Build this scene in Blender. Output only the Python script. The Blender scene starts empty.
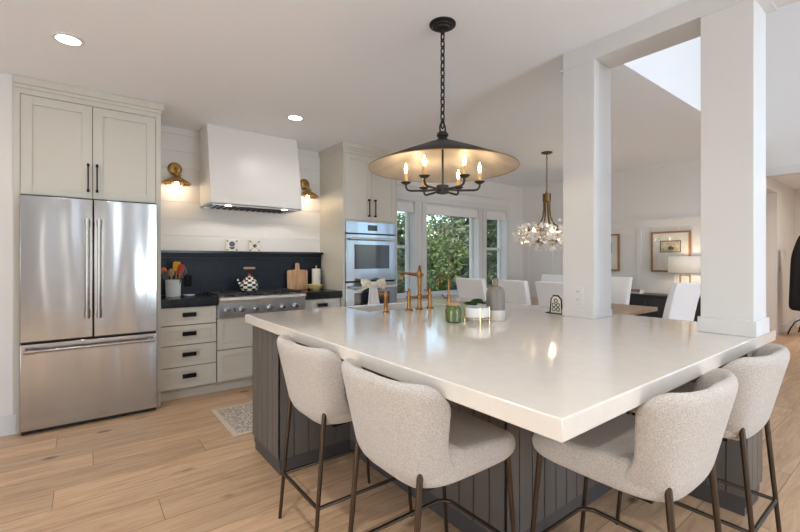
import bpy, bmesh, math, random
from mathutils import Vector, Matrix
random.seed(7)
PI = math.pi
C = bpy.context.scene.collection
SC = bpy.context.scene

# ---------------------------------------------------------------- camera, world, light, exposure
CAMZ = 1.32
cam_d = bpy.data.cameras.new('camera'); cam = bpy.data.objects.new('camera', cam_d); C.objects.link(cam)
cam.location = (0, 0, CAMZ); cam.rotation_euler = (PI/2, 0, math.radians(-37.5))
cam_d.sensor_width = 36; cam_d.lens = 36*415/800; cam_d.shift_y = -6/800; cam_d.clip_start = .05
SC.camera = cam
SC.view_settings.view_transform = 'Standard'
try: SC.view_settings.look = 'None'
except Exception: pass
SC.view_settings.gamma = 1; SC.view_settings.use_curve_mapping = False
SC.view_settings.exposure = 0.48
SC.cycles.use_denoising = True
SC.cycles.max_bounces = 10; SC.cycles.diffuse_bounces = 9; SC.cycles.transparent_max_bounces = 12
SC.cycles.sample_clamp_indirect = 6

w = bpy.data.worlds.new('sky'); SC.world = w; w.use_nodes = True
nt = w.node_tree; bg = nt.nodes['Background']
sky = nt.nodes.new('ShaderNodeTexSky'); sky.sky_type = 'NISHITA'; sky.sun_disc = False
sky.sun_elevation = math.radians(40); sky.sun_rotation = math.radians(250)
nt.links.new(sky.outputs[0], bg.inputs[0]); bg.inputs[1].default_value = .27

def lamp(name, kind, loc, power, col=(1,1,1), rot=(0,0,0), size=None, size_y=None, radius=None):
    d = bpy.data.lights.new(name, kind); d.energy = power; d.color = col
    if kind == 'AREA':
        d.shape = 'RECTANGLE' if size_y else 'DISK'; d.size = size
        if size_y: d.size_y = size_y
    elif radius is not None and kind in ('POINT', 'SPOT'): d.shadow_soft_size = radius
    o = bpy.data.objects.new(name, d); C.objects.link(o); o.location = loc; o.rotation_euler = rot
    return o
s = lamp('sun', 'SUN', (0, 0, 20), 4.5, (1, .95, .87)); s.data.angle = math.radians(3)
s.rotation_euler = Vector((.72, .35, -.6)).to_track_quat('-Z', 'Y').to_euler()
# daylight lamps, added at unseen openings to fill the room
UP = math.radians(52)      # upward tilt of the added strips, brightening the ceiling
def daylight_fill(x, y, z0, z1, width, power, col, wall, n=5):
    """a stack of strips in one window opening, tilted upward"""
    h = (z1-z0)/n
    for i in range(n):
        z = z0+h*(i+.5); rot = (PI/2+UP, 0, 0) if wall == 'y' else (PI/2+UP, 0, -PI/2)
        lamp('daylight_fill', 'AREA', (x, y, z), power/n, col, rot, width, h*.95)
daylight_fill(4.8, -3.22, .45, 4.55, 2.2, 20, (.90, .93, 1), 'y', 6)
daylight_fill(2.3, -3.22, .2, 2.3, .95, 84, (.76, .88, 1), 'y')
daylight_fill(-3.05, .4, .62, 2.28, 3.0, 38, (.62, .82, 1), 'x', 4)
lamp('daylight_fill', 'AREA', (-.59, -3.36, 1.25), 4, (1, .97, .93), (PI/2, 0, 0), .13, 2.1)  # narrow lamp added for the highlight on the refrigerator door
lamp('daylight_fill', 'AREA', (6.98, -1.75, 1.9), 12, (.42, .70, 1), (0, PI/2, 0), 2.6, 2.0)  # unseen blue lamp added to show in the oven steel
# unseen ceiling spots added to brighten the floor and, by bounce, the ceiling
for dx, dy in ((-.067, 1.3), (-.067, -.9), (1.665, -.9)):
    o = lamp('downlight', 'SPOT', (dx, dy, 2.69), 46, (1, .95, .86), radius=.05); o.data.spot_size = math.radians(125); o.data.spot_blend = .8

# ---------------------------------------------------------------- materials
def nodes(m): return m.node_tree.nodes, m.node_tree.links
def mat(name, col, rough=.5, metal=0, bump=0, bscale=60, var=0, coat=0, spec=None, stretch=None, emit=None, estr=0):
    m = bpy.data.materials.new(name); m.use_nodes = True; N, L = nodes(m); b = N['Principled BSDF']
    b.inputs['Base Color'].default_value = (*col, 1); b.inputs['Roughness'].default_value = rough
    b.inputs['Metallic'].default_value = metal
    if coat: b.inputs['Coat Weight'].default_value = coat; b.inputs['Coat Roughness'].default_value = .08
    if spec is not None: b.inputs['Specular IOR Level'].default_value = spec
    if emit: b.inputs['Emission Color'].default_value = (*emit, 1); b.inputs['Emission Strength'].default_value = estr
    if bump or var:
        tc = N.new('ShaderNodeTexCoord'); n = N.new('ShaderNodeTexNoise'); n.inputs['Scale'].default_value = bscale
        n.inputs['Detail'].default_value = 4
        src = tc.outputs['Object']
        if stretch:
            mp = N.new('ShaderNodeMapping'); mp.inputs['Scale'].default_value = stretch; L.new(src, mp.inputs[0]); src = mp.outputs[0]
        L.new(src, n.inputs['Vector'])
        if bump:
            bp = N.new('ShaderNodeBump'); bp.inputs['Strength'].default_value = bump; bp.inputs['Distance'].default_value = .01
            L.new(n.outputs[0], bp.inputs['Height']); L.new(bp.outputs[0], b.inputs['Normal'])
        if var:
            r = N.new('ShaderNodeValToRGB'); r.color_ramp.elements[0].position = .3; r.color_ramp.elements[1].position = .7
            r.color_ramp.elements[0].color = (*[c*(1-var) for c in col], 1); r.color_ramp.elements[1].color = (*[min(1, c*(1+var)) for c in col], 1)
            L.new(n.outputs[0], r.inputs[0]); L.new(r.outputs[0], b.inputs['Base Color'])
    return m

def mat_floor():
    m = bpy.data.materials.new('oak_planks'); m.use_nodes = True; N, L = nodes(m); b = N['Principled BSDF']
    tc = N.new('ShaderNodeTexCoord'); br = N.new('ShaderNodeTexBrick')
    sp = N.new('ShaderNodeSeparateXYZ'); L.new(tc.outputs['Object'], sp.inputs[0])
    def mth(op, a, b_):
        q = N.new('ShaderNodeMath'); q.operation = op; L.new(a, q.inputs[0])
        if b_ is not None: q.inputs[1].default_value = b_
        return q.outputs[0]
    yy = mth('ADD', sp.outputs[1], 10.02); row = mth('FLOOR', mth('DIVIDE', yy, .23), None)
    wn = N.new('ShaderNodeTexWhiteNoise'); wn.noise_dimensions = '1D'; L.new(row, wn.inputs['W'])
    sh = mth('MULTIPLY', wn.outputs['Value'], 2.1); ad0 = N.new('ShaderNodeMath'); L.new(sh, ad0.inputs[0]); L.new(sp.outputs[0], ad0.inputs[1])
    cb = N.new('ShaderNodeCombineXYZ'); L.new(ad0.outputs[0], cb.inputs[0]); L.new(yy, cb.inputs[1]); L.new(cb.outputs[0], br.inputs[0])
    br.inputs['Scale'].default_value = 1; br.inputs['Brick Width'].default_value = 1.9; br.inputs['Row Height'].default_value = .23
    br.inputs['Mortar Size'].default_value = .0016; br.inputs['Mortar Smooth'].default_value = .1; br.offset = 0; br.offset_frequency = 2
    br.inputs['Color1'].default_value = (.33, .33, .33, 1); br.inputs['Color2'].default_value = (.75, .75, .75, 1); br.inputs['Mortar'].default_value = (0, 0, 0, 1)
    # long grain
    mp2 = N.new('ShaderNodeMapping'); mp2.inputs['Scale'].default_value = (1.1, 11, 1); L.new(tc.outputs['Object'], mp2.inputs[0])
    off = N.new('ShaderNodeVectorMath'); off.operation = 'ADD'; sc = N.new('ShaderNodeVectorMath'); sc.operation = 'SCALE'; sc.inputs['Scale'].default_value = 9
    L.new(br.outputs['Color'], sc.inputs[0]); L.new(mp2.outputs[0], off.inputs[0]); L.new(sc.outputs[0], off.inputs[1])
    n = N.new('ShaderNodeTexNoise'); n.inputs['Scale'].default_value = 2.2; n.inputs['Detail'].default_value = 7; n.inputs['Roughness'].default_value = .62; n.inputs['Distortion'].default_value = .9
    L.new(off.outputs[0], n.inputs['Vector'])
    ramp = N.new('ShaderNodeValToRGB'); e = ramp.color_ramp.elements
    e[0].position = .28; e[0].color = (.44, .275, .165, 1); e[1].position = .72; e[1].color = (.72, .51, .335, 1)
    e2 = ramp.color_ramp.elements.new(.5); e2.color = (.60, .405, .25, 1)
    L.new(n.outputs[0], ramp.inputs[0])
    # board to board tone
    tone = N.new('ShaderNodeMixRGB'); tone.blend_type = 'MULTIPLY'; tone.inputs[0].default_value = 1
    rt = N.new('ShaderNodeValToRGB'); rt.color_ramp.elements[0].color = (.80, .78, .76, 1); rt.color_ramp.elements[1].color = (1.12, 1.1, 1.08, 1)
    rt.color_ramp.elements[0].position = .3; rt.color_ramp.elements[1].position = .78
    L.new(br.outputs['Color'], rt.inputs[0]); L.new(ramp.outputs[0], tone.inputs[1]); L.new(rt.outputs[0], tone.inputs[2])
    # knots
    mp3 = N.new('ShaderNodeMapping'); mp3.inputs['Scale'].default_value = (1.7, 3.3, 1); L.new(tc.outputs['Object'], mp3.inputs[0])
    vn = N.new('ShaderNodeTexVoronoi'); vn.inputs['Scale'].default_value = 1.15
    nd = N.new('ShaderNodeTexNoise'); nd.inputs['Scale'].default_value = 14; L.new(tc.outputs['Object'], nd.inputs['Vector'])
    ad = N.new('ShaderNodeVectorMath'); ad.operation = 'ADD'; s2 = N.new('ShaderNodeVectorMath'); s2.operation = 'SCALE'; s2.inputs['Scale'].default_value = .12
    L.new(nd.outputs['Color'], s2.inputs[0]); L.new(mp3.outputs[0], ad.inputs[0]); L.new(s2.outputs[0], ad.inputs[1]); L.new(ad.outputs[0], vn.inputs['Vector'])
    kr = N.new('ShaderNodeValToRGB'); kr.color_ramp.elements[0].position = .03; kr.color_ramp.elements[1].position = .13
    kr.color_ramp.elements[0].color = (.16, .11, .08, 1); kr.color_ramp.elements[1].color = (1, 1, 1, 1)
    L.new(vn.outputs['Distance'], kr.inputs[0])
    km = N.new('ShaderNodeMixRGB'); km.blend_type = 'MULTIPLY'; km.inputs[0].default_value = .85
    L.new(tone.outputs[0], km.inputs[1]); L.new(kr.outputs[0], km.inputs[2])
    mo = N.new('ShaderNodeMixRGB'); mo.inputs[2].default_value = (.16, .09, .05, 1); L.new(br.outputs['Fac'], mo.inputs[0]); L.new(km.outputs[0], mo.inputs[1])
    L.new(mo.outputs[0], b.inputs['Base Color'])
    b.inputs['Roughness'].default_value = .42
    bp = N.new('ShaderNodeBump'); bp.inputs['Strength'].default_value = .15; bp.inputs['Distance'].default_value = .004
    L.new(n.outputs[0], bp.inputs['Height']); L.new(bp.outputs[0], b.inputs['Normal'])
    return m

def mat_steel(name, col, rough=.26, wave=.05):
    m = mat(name, col, rough, 1); N, L = nodes(m); b = N['Principled BSDF']
    b.inputs['Anisotropic'].default_value = 0
    tc = N.new('ShaderNodeTexCoord'); mp = N.new('ShaderNodeMapping'); mp.inputs['Scale'].default_value = (2.6, 2.6, .35)
    n = N.new('ShaderNodeTexNoise'); n.inputs['Scale'].default_value = 1.6; n.inputs['Detail'].default_value = 1
    L.new(tc.outputs['Object'], mp.inputs[0]); L.new(mp.outputs[0], n.inputs['Vector'])
    bp = N.new('ShaderNodeBump'); bp.inputs['Strength'].default_value = wave; bp.inputs['Distance'].default_value = .3
    L.new(n.outputs[0], bp.inputs['Height']); L.new(bp.outputs[0], b.inputs['Normal'])
    return m

def mat_glass(name, tint=(1, 1, 1), refl=.12):
    m = bpy.data.materials.new(name); m.use_nodes = True; N, L = nodes(m); N.remove(N['Principled BSDF'])
    t = N.new('ShaderNodeBsdfTransparent'); t.inputs[0].default_value = (*tint, 1)
    g = N.new('ShaderNodeBsdfGlossy'); g.inputs['Roughness'].default_value = .02
    mx = N.new('ShaderNodeMixShader'); mx.inputs[0].default_value = refl
    L.new(t.outputs[0], mx.inputs[1]); L.new(g.outputs[0], mx.inputs[2]); L.new(mx.outputs[0], N['Material Output'].inputs[0])
    return m

def mat_wood(name, a, b_, rough=.5, stretch=(1, 12, 12), scale=4):
    m = mat(name, a, rough); N, L = nodes(m); b = N['Principled BSDF']
    tc = N.new('ShaderNodeTexCoord'); mp = N.new('ShaderNodeMapping'); mp.inputs['Scale'].default_value = stretch
    n = N.new('ShaderNodeTexNoise'); n.inputs['Scale'].default_value = scale; n.inputs['Detail'].default_value = 5; n.inputs['Distortion'].default_value = .6
    r = N.new('ShaderNodeValToRGB'); r.color_ramp.elements[0].position = .3; r.color_ramp.elements[1].position = .7
    r.color_ramp.elements[0].color = (*a, 1); r.color_ramp.elements[1].color = (*b_, 1)
    L.new(tc.outputs['Object'], mp.inputs[0]); L.new(mp.outputs[0], n.inputs['Vector']); L.new(n.outputs[0], r.inputs[0]); L.new(r.outputs[0], b.inputs['Base Color'])
    return m

def mat_fabric(name, col):
    m = mat(name, col, .95); N, L = nodes(m); b = N['Principled BSDF']; b.inputs['Specular IOR Level'].default_value = .15
    b.inputs['Sheen Weight'].default_value = .25
    tc = N.new('ShaderNodeTexCoord'); v = N.new('ShaderNodeTexVoronoi'); v.inputs['Scale'].default_value = 330
    n = N.new('ShaderNodeTexNoise'); n.inputs['Scale'].default_value = 240; n.inputs['Detail'].default_value = 2
    L.new(tc.outputs['Object'], v.inputs['Vector']); L.new(tc.outputs['Object'], n.inputs['Vector'])
    r = N.new('ShaderNodeValToRGB'); r.color_ramp.elements[0].position = .34; r.color_ramp.elements[1].position = .66
    r.color_ramp.elements[0].color = (*[c*.78 for c in col], 1); r.color_ramp.elements[1].color = (*[min(1, c*1.12) for c in col], 1)
    L.new(n.outputs[0], r.inputs[0]); L.new(r.outputs[0], b.inputs['Base Color'])
    bp = N.new('ShaderNodeBump'); bp.inputs['Strength'].default_value = .55; bp.inputs['Distance'].default_value = .004
    L.new(v.outputs['Distance'], bp.inputs['Height']); L.new(bp.outputs[0], b.inputs['Normal'])
    return m

def mat_rug():
    m = mat('rug_wool', (.6, .55, .48), .95); N, L = nodes(m); b = N['Principled BSDF']
    tc = N.new('ShaderNodeTexCoord'); v = N.new('ShaderNodeTexVoronoi'); v.feature = 'DISTANCE_TO_EDGE'; v.inputs['Scale'].default_value = 30
    n = N.new('ShaderNodeTexNoise'); n.inputs['Scale'].default_value = 40; n.inputs['Detail'].default_value = 4
    L.new(tc.outputs['Object'], v.inputs['Vector']); L.new(tc.outputs['Object'], n.inputs['Vector'])
    a = N.new('ShaderNodeMath'); a.operation = 'MULTIPLY'; L.new(v.outputs[0], a.inputs[0]); L.new(n.outputs[0], a.inputs[1])
    r = N.new('ShaderNodeValToRGB'); r.color_ramp.elements[0].position = .03; r.color_ramp.elements[1].position = .12
    r.color_ramp.elements[0].color = (.36, .32, .29, 1); r.color_ramp.elements[1].color = (.66, .59, .49, 1)
    L.new(a.outputs[0], r.inputs[0]); L.new(r.outputs[0], b.inputs['Base Color'])
    return m

def mat_leaf(name, a, b_):
    m = mat(name, a, .6); N, L = nodes(m); b = N['Principled BSDF']
    g = N.new('ShaderNodeTexCoord'); n = N.new('ShaderNodeTexNoise'); n.inputs['Scale'].default_value = 3.5; n.inputs['Detail'].default_value = 3
    r = N.new('ShaderNodeValToRGB'); r.color_ramp.elements[0].position = .35; r.color_ramp.elements[1].position = .65
    r.color_ramp.elements[0].color = (*a, 1); r.color_ramp.elements[1].color = (*b_, 1)
    L.new(g.outputs['Object'], n.inputs['Vector']); L.new(n.outputs[0], r.inputs[0]); L.new(r.outputs[0], b.inputs['Base Color'])
    return m

M = dict(
    wall=mat('wall_paint', (.755, .735, .715), .75), ceil=mat('ceiling_paint', (.89, .915, .95), .85),
    trim=mat('white_trim_paint', (.68, .685, .685), .42), ship=mat('shiplap_paint', (.82, .805, .78), .5),
    hood=mat('hood_plaster', (.80, .79, .775), .33), cab=mat('greige_cabinet_paint', (.60, .585, .52), .42),
    gapd=mat('cabinet_shadow_gap', (.05, .045, .04), .8),
    island=mat('island_taupe_paint', (.125, .112, .100), .45), plinth=mat('island_plinth_paint', (.075, .07, .068), .5),
    quartz=mat('white_quartz', (.70, .66, .61), .11, var=.025, bscale=14, coat=.3),
    black_stone=mat('black_stone', (.009, .010, .013), .22, var=.5, bscale=150, spec=.35), splash=mat('navy_black_stone', (.012, .018, .028), .42, var=.25, bscale=40, spec=.22),
    steel=mat_steel('brushed_stainless', (.48, .49, .50), .2, .12), steel2=mat_steel('stainless_sky_tint', (.40, .475, .56), .17, .03), steel3=mat_steel('range_stainless', (.78, .79, .80), .28, .03),  # steel2: blue of a reflected sky put into the base colour
    chrome=mat('satin_steel_handle', (.42, .41, .40), .25, 1), blackm=mat('black_metal', (.012, .012, .012), .38, .6),
    castiron=mat('cast_iron', (.015, .015, .016), .6), ovenglass=mat('oven_glass', (.025, .03, .04), .05, coat=.6),
    display=mat('oven_display', (.008, .01, .018), .08), bronze=mat('bronze_leg_metal', (.085, .062, .044), .36, .85),
    bracket=mat('dark_iron', (.03, .028, .027), .5, .5), brass=mat('antique_brass', (.48, .29, .10), .3, 1), dbrass=mat('dark_antique_brass', (.20, .122, .062), .36, 1), copper=mat('aged_brass_faucet', (.33, .165, .062), .3, 1),
    gold=mat('pale_gold', (.75, .56, .27), .28, 1), shadein=mat('antique_silver_leaf', (.52, .45, .36), .42, .35, var=.22, bscale=6),
    candle=mat('candle_sleeve', (.62, .40, .17), .5), flame=mat('lit_bulb', (1, .9, .7), .3, emit=(1, .80, .5), estr=12),
    lens=mat('downlight_lens', (1, 1, 1), .5, emit=(1, .95, .86), estr=14), chbulb=mat('chandelier_bulb', (1, .9, .7), .3, emit=(1, .74, .4), estr=9),
    hoodlens=mat('hood_light_lens', (1, 1, 1), .5, emit=(1, .93, .82), estr=4),
    crystal=mat('crystal_petal', (.92, .89, .87), .12, 0, coat=.5), fabric=mat_fabric('oatmeal_boucle', (.555, .515, .475)),
    floor=mat_floor(), rug=mat_rug(), rugedge=mat('rug_edge', (.62, .54, .42), .95),
    leather=mat('white_leather', (.93, .93, .94), .4), oak=mat_wood('dining_oak', (.34, .22, .14), (.52, .37, .25), .45, (9, 1, 9)),
    board=mat_wood('maple_board', (.42, .22, .11), (.62, .38, .21), .5, (14, 14, 1.2)), lidwood=mat_wood('lid_wood', (.34, .19, .11), (.5, .31, .2), .5),
    frame=mat_wood('walnut_frame', (.26, .12, .05), (.40, .2, .085), .4, (1, 6, 6), 8), side=mat('charcoal_sideboard', (.035, .033, .035), .4),
    paper=mat('mat_board', (.80, .77, .72), .8), print=mat('aged_print', (.62, .53, .36), .8, var=.25, bscale=30), ink=mat('print_ink', (.09, .075, .06), .8),
    glass=mat_glass('window_glass', (.97, .99, .98), .05), picglass=mat_glass('picture_glass', (1, 1, 1), .06),
    lampshade=mat('linen_shade', (.86, .80, .72), .8, emit=(1, .84, .64), estr=.12), white=mat('white_ceramic', (.82, .83, .83), .25),
    crock=mat('crock_glaze', (.70, .72, .73), .3), black=mat('black_enamel', (.015, .015, .015), .25), cream=mat('cream_enamel', (.82, .79, .70), .25),
    red=mat('red_silicone', (.55, .045, .04), .45), yellow=mat('yellow_silicone', (.78, .45, .04), .45), orange=mat('orange_silicone', (.68, .17, .05), .45),
    spoon=mat('spoon_wood', (.40, .25, .12), .6), grey=mat('grey_utensil', (.09, .09, .1), .4), stone=mat('stoneware_grey', (.21, .19, .17), .38),
    stonew=mat('stoneware_white', (.66, .62, .57), .55), neck=mat('bottle_neck', (.20, .15, .12), .4), green=mat('green_glass', (.075, .115, .018), .12, coat=.7, var=.3, bscale=40),
    succ=mat_leaf('succulent_leaf', (.02, .045, .015), (.07, .13, .03)), bowl=mat('yellow_bowl_glaze', (.70, .56, .22), .3), towel=mat('white_towel', (.82, .80, .80), .9, bump=.3, bscale=120),
    towelp=mat('lemon_print_towel', (.80, .74, .58), .9, var=.22, bscale=28), navy=mat('navy_tile_ink', (.05, .07, .12), .4), brownk=mat('brown_tile_ink', (.10, .065, .04), .4),
    blackplate=mat('black_plate', (.006, .007, .009), .6, spec=.1), coat=mat('black_wool', (.008, .008, .01), .9), book=mat('book_cover', (.42, .22, .2), .6), pages=mat('book_pages', (.75, .7, .62), .8),
    grass=mat('lawn', (.06, .10, .03), .9, var=.4, bscale=2), trunk=mat('bark', (.10, .07, .05), .9, bump=.6, bscale=12),
    leafa=mat_leaf('fir_needles', (.014, .034, .013), (.055, .11, .035)), leafb=mat_leaf('broad_leaves', (.06, .11, .02), (.17, .25, .06)),
    leafc=mat_leaf('sage_leaves', (.06, .085, .04), (.21, .24, .12)),
)

# ---------------------------------------------------------------- geometry helpers
class MB:
    """collects shapes into one mesh; world coordinates unless the root stands at the origin"""
    def __init__(s): s.v = []; s.f = []; s.mi = []
    def add(s, vs, fs, mi=0):
        o = len(s.v); s.v += [tuple(v) for v in vs]; s.f += [tuple(i+o for i in f) for f in fs]; s.mi += [mi]*len(fs); return s
    def box(s, x0, x1, y0, y1, z0, z1, mi=0):
        return s.add([(x0,y0,z0),(x1,y0,z0),(x1,y1,z0),(x0,y1,z0),(x0,y0,z1),(x1,y0,z1),(x1,y1,z1),(x0,y1,z1)],
                     [(0,3,2,1),(4,5,6,7),(0,1,5,4),(1,2,6,5),(2,3,7,6),(3,0,4,7)], mi)
    def tube(s, pts, r, n=10, mi=0, closed=False, caps=True):
        pts = [Vector(p) for p in pts]; rs = r if isinstance(r, (list, tuple)) else [r]*len(pts)
        m = len(pts); vs = []; fs = []; up = None
        for i, p in enumerate(pts):
            if closed: t = pts[(i+1) % m]-pts[i-1]
            else: t = pts[min(i+1, m-1)]-pts[max(i-1, 0)]
            t.normalize()
            if up is None:
                up = Vector((0, 0, 1)) if abs(t.z) < .9 else Vector((1, 0, 0))
            a = t.cross(up)
            if a.length < 1e-4: a = t.cross(Vector((0, 1, 0)))
            a.normalize(); b = a.cross(t).normalized(); up = b
            for k in range(n):
                q = 2*PI*k/n; vs.append(p+a*(rs[i]*math.cos(q))+b*(rs[i]*math.sin(q)))
        rng = range(m) if closed else range(m-1)
        for i in rng:
            j = (i+1) % m
            for k in range(n): fs.append((i*n+k, i*n+(k+1) % n, j*n+(k+1) % n, j*n+k))
        if not closed and caps: fs += [tuple(range(n-1, -1, -1)), tuple((m-1)*n+k for k in range(n))]
        return s.add(vs, fs, mi)
    def lathe(s, prof, c=(0, 0, 0), n=24, mi=0, axis='z', caps=True, mfun=None, tilt=None):
        """prof: list of (radius, height)"""
        vs = []; fs = []; ms = []
        for r, h in prof:
            for k in range(n):
                a = 2*PI*k/n; x, y, z = r*math.cos(a), r*math.sin(a), h
                if axis == 'y': x, y, z = x, h, y
                if axis == 'x': x, y, z = h, x, y
                v = Vector((x, y, z))
                if tilt: v = tilt @ v
                vs.append((v.x+c[0], v.y+c[1], v.z+c[2]))
        for i in range(len(prof)-1):
            for k in range(n):
                f = (i*n+k, i*n+(k+1) % n, (i+1)*n+(k+1) % n, (i+1)*n+k)
                fs.append(f if axis != 'y' else f[::-1]); ms.append(mfun(i, k) if mfun else mi)
        if caps:
            for i, fl in ((0, 1), (len(prof)-1, 0)):
                if prof[i][0] > 1e-5:
                    f = tuple(i*n+k for k in range(n)); fs.append(f[::-1] if (fl ^ (axis == 'y')) else f); ms.append(mi)
        o = len(s.v); s.v += vs; s.f += [tuple(i+o for i in f) for f in fs]; s.mi += ms
        return s
    def prism(s, poly, z0, z1, mi=0):
        n = len(poly)
        return s.add([(x, y, z0) for x, y in poly]+[(x, y, z1) for x, y in poly],
                     [tuple(range(n-1, -1, -1)), tuple(range(n, 2*n))]+[(i, (i+1) % n, n+(i+1) % n, n+i) for i in range(n)], mi)
    def prism_x(s, poly, x0, x1, mi=0):     # poly in (y, z)
        n = len(poly)
        return s.add([(x0, y, z) for y, z in poly]+[(x1, y, z) for y, z in poly],
                     [tuple(range(n-1, -1, -1)), tuple(range(n, 2*n))]+[(i, (i+1) % n, n+(i+1) % n, n+i) for i in range(n)], mi)
    def grid(s, rows, mi=0, closed=False):
        m = len(rows); n = len(rows[0]); vs = [v for r in rows for v in r]; fs = []
        for i in range(m-1):
            for k in range(n if closed else n-1): fs.append((i*n+k, i*n+(k+1) % n, (i+1)*n+(k+1) % n, (i+1)*n+k))
        return s.add(vs, fs, mi)

def wloc(o):
    l = Vector((0, 0, 0))
    while o is not None: l += o.location; o = o.parent
    return l
def build(name, mb, m, parent=None, bevel=0, smooth=35, sub=0, kind=None, label=None, loc=None, solid=0):
    me = bpy.data.meshes.new(name)
    L = wloc(parent) if parent else Vector(loc or (0, 0, 0))
    me.from_pydata([(v[0]-L.x, v[1]-L.y, v[2]-L.z) for v in mb.v], [], mb.f)
    for mm in (m if isinstance(m, (list, tuple)) else [m]): me.materials.append(mm)
    me.polygons.foreach_set('material_index', mb.mi)
    bm = bmesh.new(); bm.from_mesh(me); bmesh.ops.recalc_face_normals(bm, faces=bm.faces); bm.to_mesh(me); bm.free()
    me.polygons.foreach_set('use_smooth', [True]*len(me.polygons))
    me.set_sharp_from_angle(angle=math.radians(smooth))
    o = bpy.data.objects.new(name, me); C.objects.link(o)
    if parent: o.parent = parent
    elif loc: o.location = loc
    if solid:
        d = o.modifiers.new('thickness', 'SOLIDIFY'); d.thickness = solid; d.offset = 0
    if bevel:
        b = o.modifiers.new('bevel', 'BEVEL'); b.width = bevel; b.segments = 2; b.limit_method = 'ANGLE'; b.angle_limit = math.radians(40)
    if sub:
        d = o.modifiers.new('smooth', 'SUBSURF'); d.levels = sub; d.render_levels = sub
    if kind: o['kind'] = kind
    if label: o['label'] = label
    return o
def thing(name, label, cat, loc=(0, 0, 0), group=None, rotz=0):
    o = bpy.data.objects.new(name, None); C.objects.link(o); o.empty_display_size = .1
    o.location = loc; o.rotation_euler = (0, 0, rotz); o['label'] = label; o['category'] = cat
    if group: o['group'] = group
    return o
def solo(name, mb, m, label, cat, group=None, **k):
    xs = [v[0] for v in mb.v]; ys = [v[1] for v in mb.v]; zs = [v[2] for v in mb.v]
    o = build(name, mb, m, loc=((min(xs)+max(xs))/2, (min(ys)+max(ys))/2, min(zs)), **k)
    o['label'] = label; o['category'] = cat
    if group: o['group'] = group
    return o
def struct(name, mb, m, parent=None, **k): return build(name, mb, m, parent, kind='structure', **k)
def dup(root, loc, label, rotz=None, group=None):
    r = root.copy(); C.objects.link(r); r.location = loc; r['label'] = label
    if rotz is not None: r.rotation_euler = (0, 0, rotz)
    if group: r['group'] = group
    for ch in list(root.children):
        c = ch.copy(); C.objects.link(c); c.parent = r
        for g in list(ch.children):
            d = g.copy(); C.objects.link(d); d.parent = c
    return r
def box(*a): return MB().box(*a)

def arc(c, r, a0, a1, n, plane='xz'):
    out = []
    for i in range(n+1):
        a = a0+(a1-a0)*i/n; u, v = r*math.cos(a), r*math.sin(a)
        out.append((c[0]+u, c[1], c[2]+v) if plane == 'xz' else (c[0], c[1]+u, c[2]+v) if plane == 'yz' else (c[0]+u, c[1]+v, c[2]))
    return out

# ---------------------------------------------------------------- the setting
H = 2.72; WY = 4.92; WX = 6.77; HI = 5.0
struct('floor', box(-3.2, 11.2, -3.4, WY+.2, -.12, 0), M['floor'])
# back wall with its three windows
WIN = [(3.49, 4.05), (4.29, 5.50), (5.70, 6.26)]; WZ0, WZ1 = .76, 2.22
b = MB(); x = -.7
for a, c in WIN:
    b.box(x, a, WY, WY+.2, 0, H); b.box(a, c, WY, WY+.2, 0, WZ0); b.box(a, c, WY, WY+.2, WZ1, H); x = c
b.box(x, WX+.2, WY, WY+.2, 0, H)
struct('wall_back', b, M['wall'])
struct('wall_left', box(-3.2, -.4125, 4.285, 4.5, 0, H), M['wall'])
struct('baseboard_left', box(-3.2, -.395, 4.268, 4.285, 0, .15), M['trim'], bevel=.004)
# far left wall, with a window out of the picture
b = MB().box(-3.4, -3.2, -3.4, -1.15, 0, H).box(-3.4, -3.2, 1.95, 4.5, 0, H).box(-3.4, -3.2, -1.15, 1.95, 0, .6).box(-3.4, -3.2, -1.15, 1.95, 2.3, H)
struct('wall_far_left', b, M['wall'])
# wall behind the camera with a patio opening and the tall living room windows
b = MB().box(-3.4, -.66, -3.6, -3.4, 0, HI).box(-.66, -.52, -3.6, -3.4, 2.32, HI).box(-.66, -.52, -3.6, -3.4, 0, .18).box(-.52, 1.80, -3.6, -3.4, 0, HI)
b.box(1.80, 2.80, -3.6, -3.4, 2.32, HI).box(1.80, 2.80, -3.6, -3.4, 0, .18).box(2.80, 3.68, -3.6, -3.4, 0, HI).box(3.68, 5.92, -3.6, -3.4, 0, .42)
b.box(3.68, 5.92, -3.6, -3.4, 4.58, HI).box(5.92, WX+.2, -3.6, -3.4, 0, HI)
struct('wall_front', b, M['wall'])
# right wall: pictures, hall opening, living room window
OY0, OY1, OZ = -.3, 1.36, 2.36
b = MB().box(WX, WX+.13, OY1, WY, 0, H).box(WX, WX+.13, OY0, 1.40, OZ, HI).box(WX, WX+.13, -.75, OY0, 0, HI)
b.box(WX, WX+.13, OY1, 1.40, 0, HI)
b.box(WX, WX+.13, -2.75, -.75, 0, .6).box(WX, WX+.13, -2.75, -.75, 3.2, HI).box(WX, WX+.13, -3.4, -2.75, 0, HI)
struct('wall_right', b, M['wall'])
struct('ceiling', MB().box(-3.4, 2.60, -3.6, WY+.2, H, H+.1).box(2.60, WX+.13, 1.50, WY+.2, H, H+.1), M['ceil'])
struct('wall_upper', MB().box(2.60, WX+.13, 1.38, 1.5, H, HI).box(2.60, 2.7, -3.6, 1.4, H+.1, HI), M['ceil'])
struct('ceiling_living_room', box(2.6, WX+.13, -3.6, 1.5, HI, HI+.1), M['ceil'])
# shiplap between the tall cabinets
b = MB(); z = 1.40
while z < H:
    z1 = min(z+.178, H); b.box(.566, 2.456, WY-.014, WY, z, z1-.004); z += .178
b.box(.566, 2.456, WY-.005, WY, 1.39, H)
struct('wall_shiplap', b, M['ship'], bevel=.0012)
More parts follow.
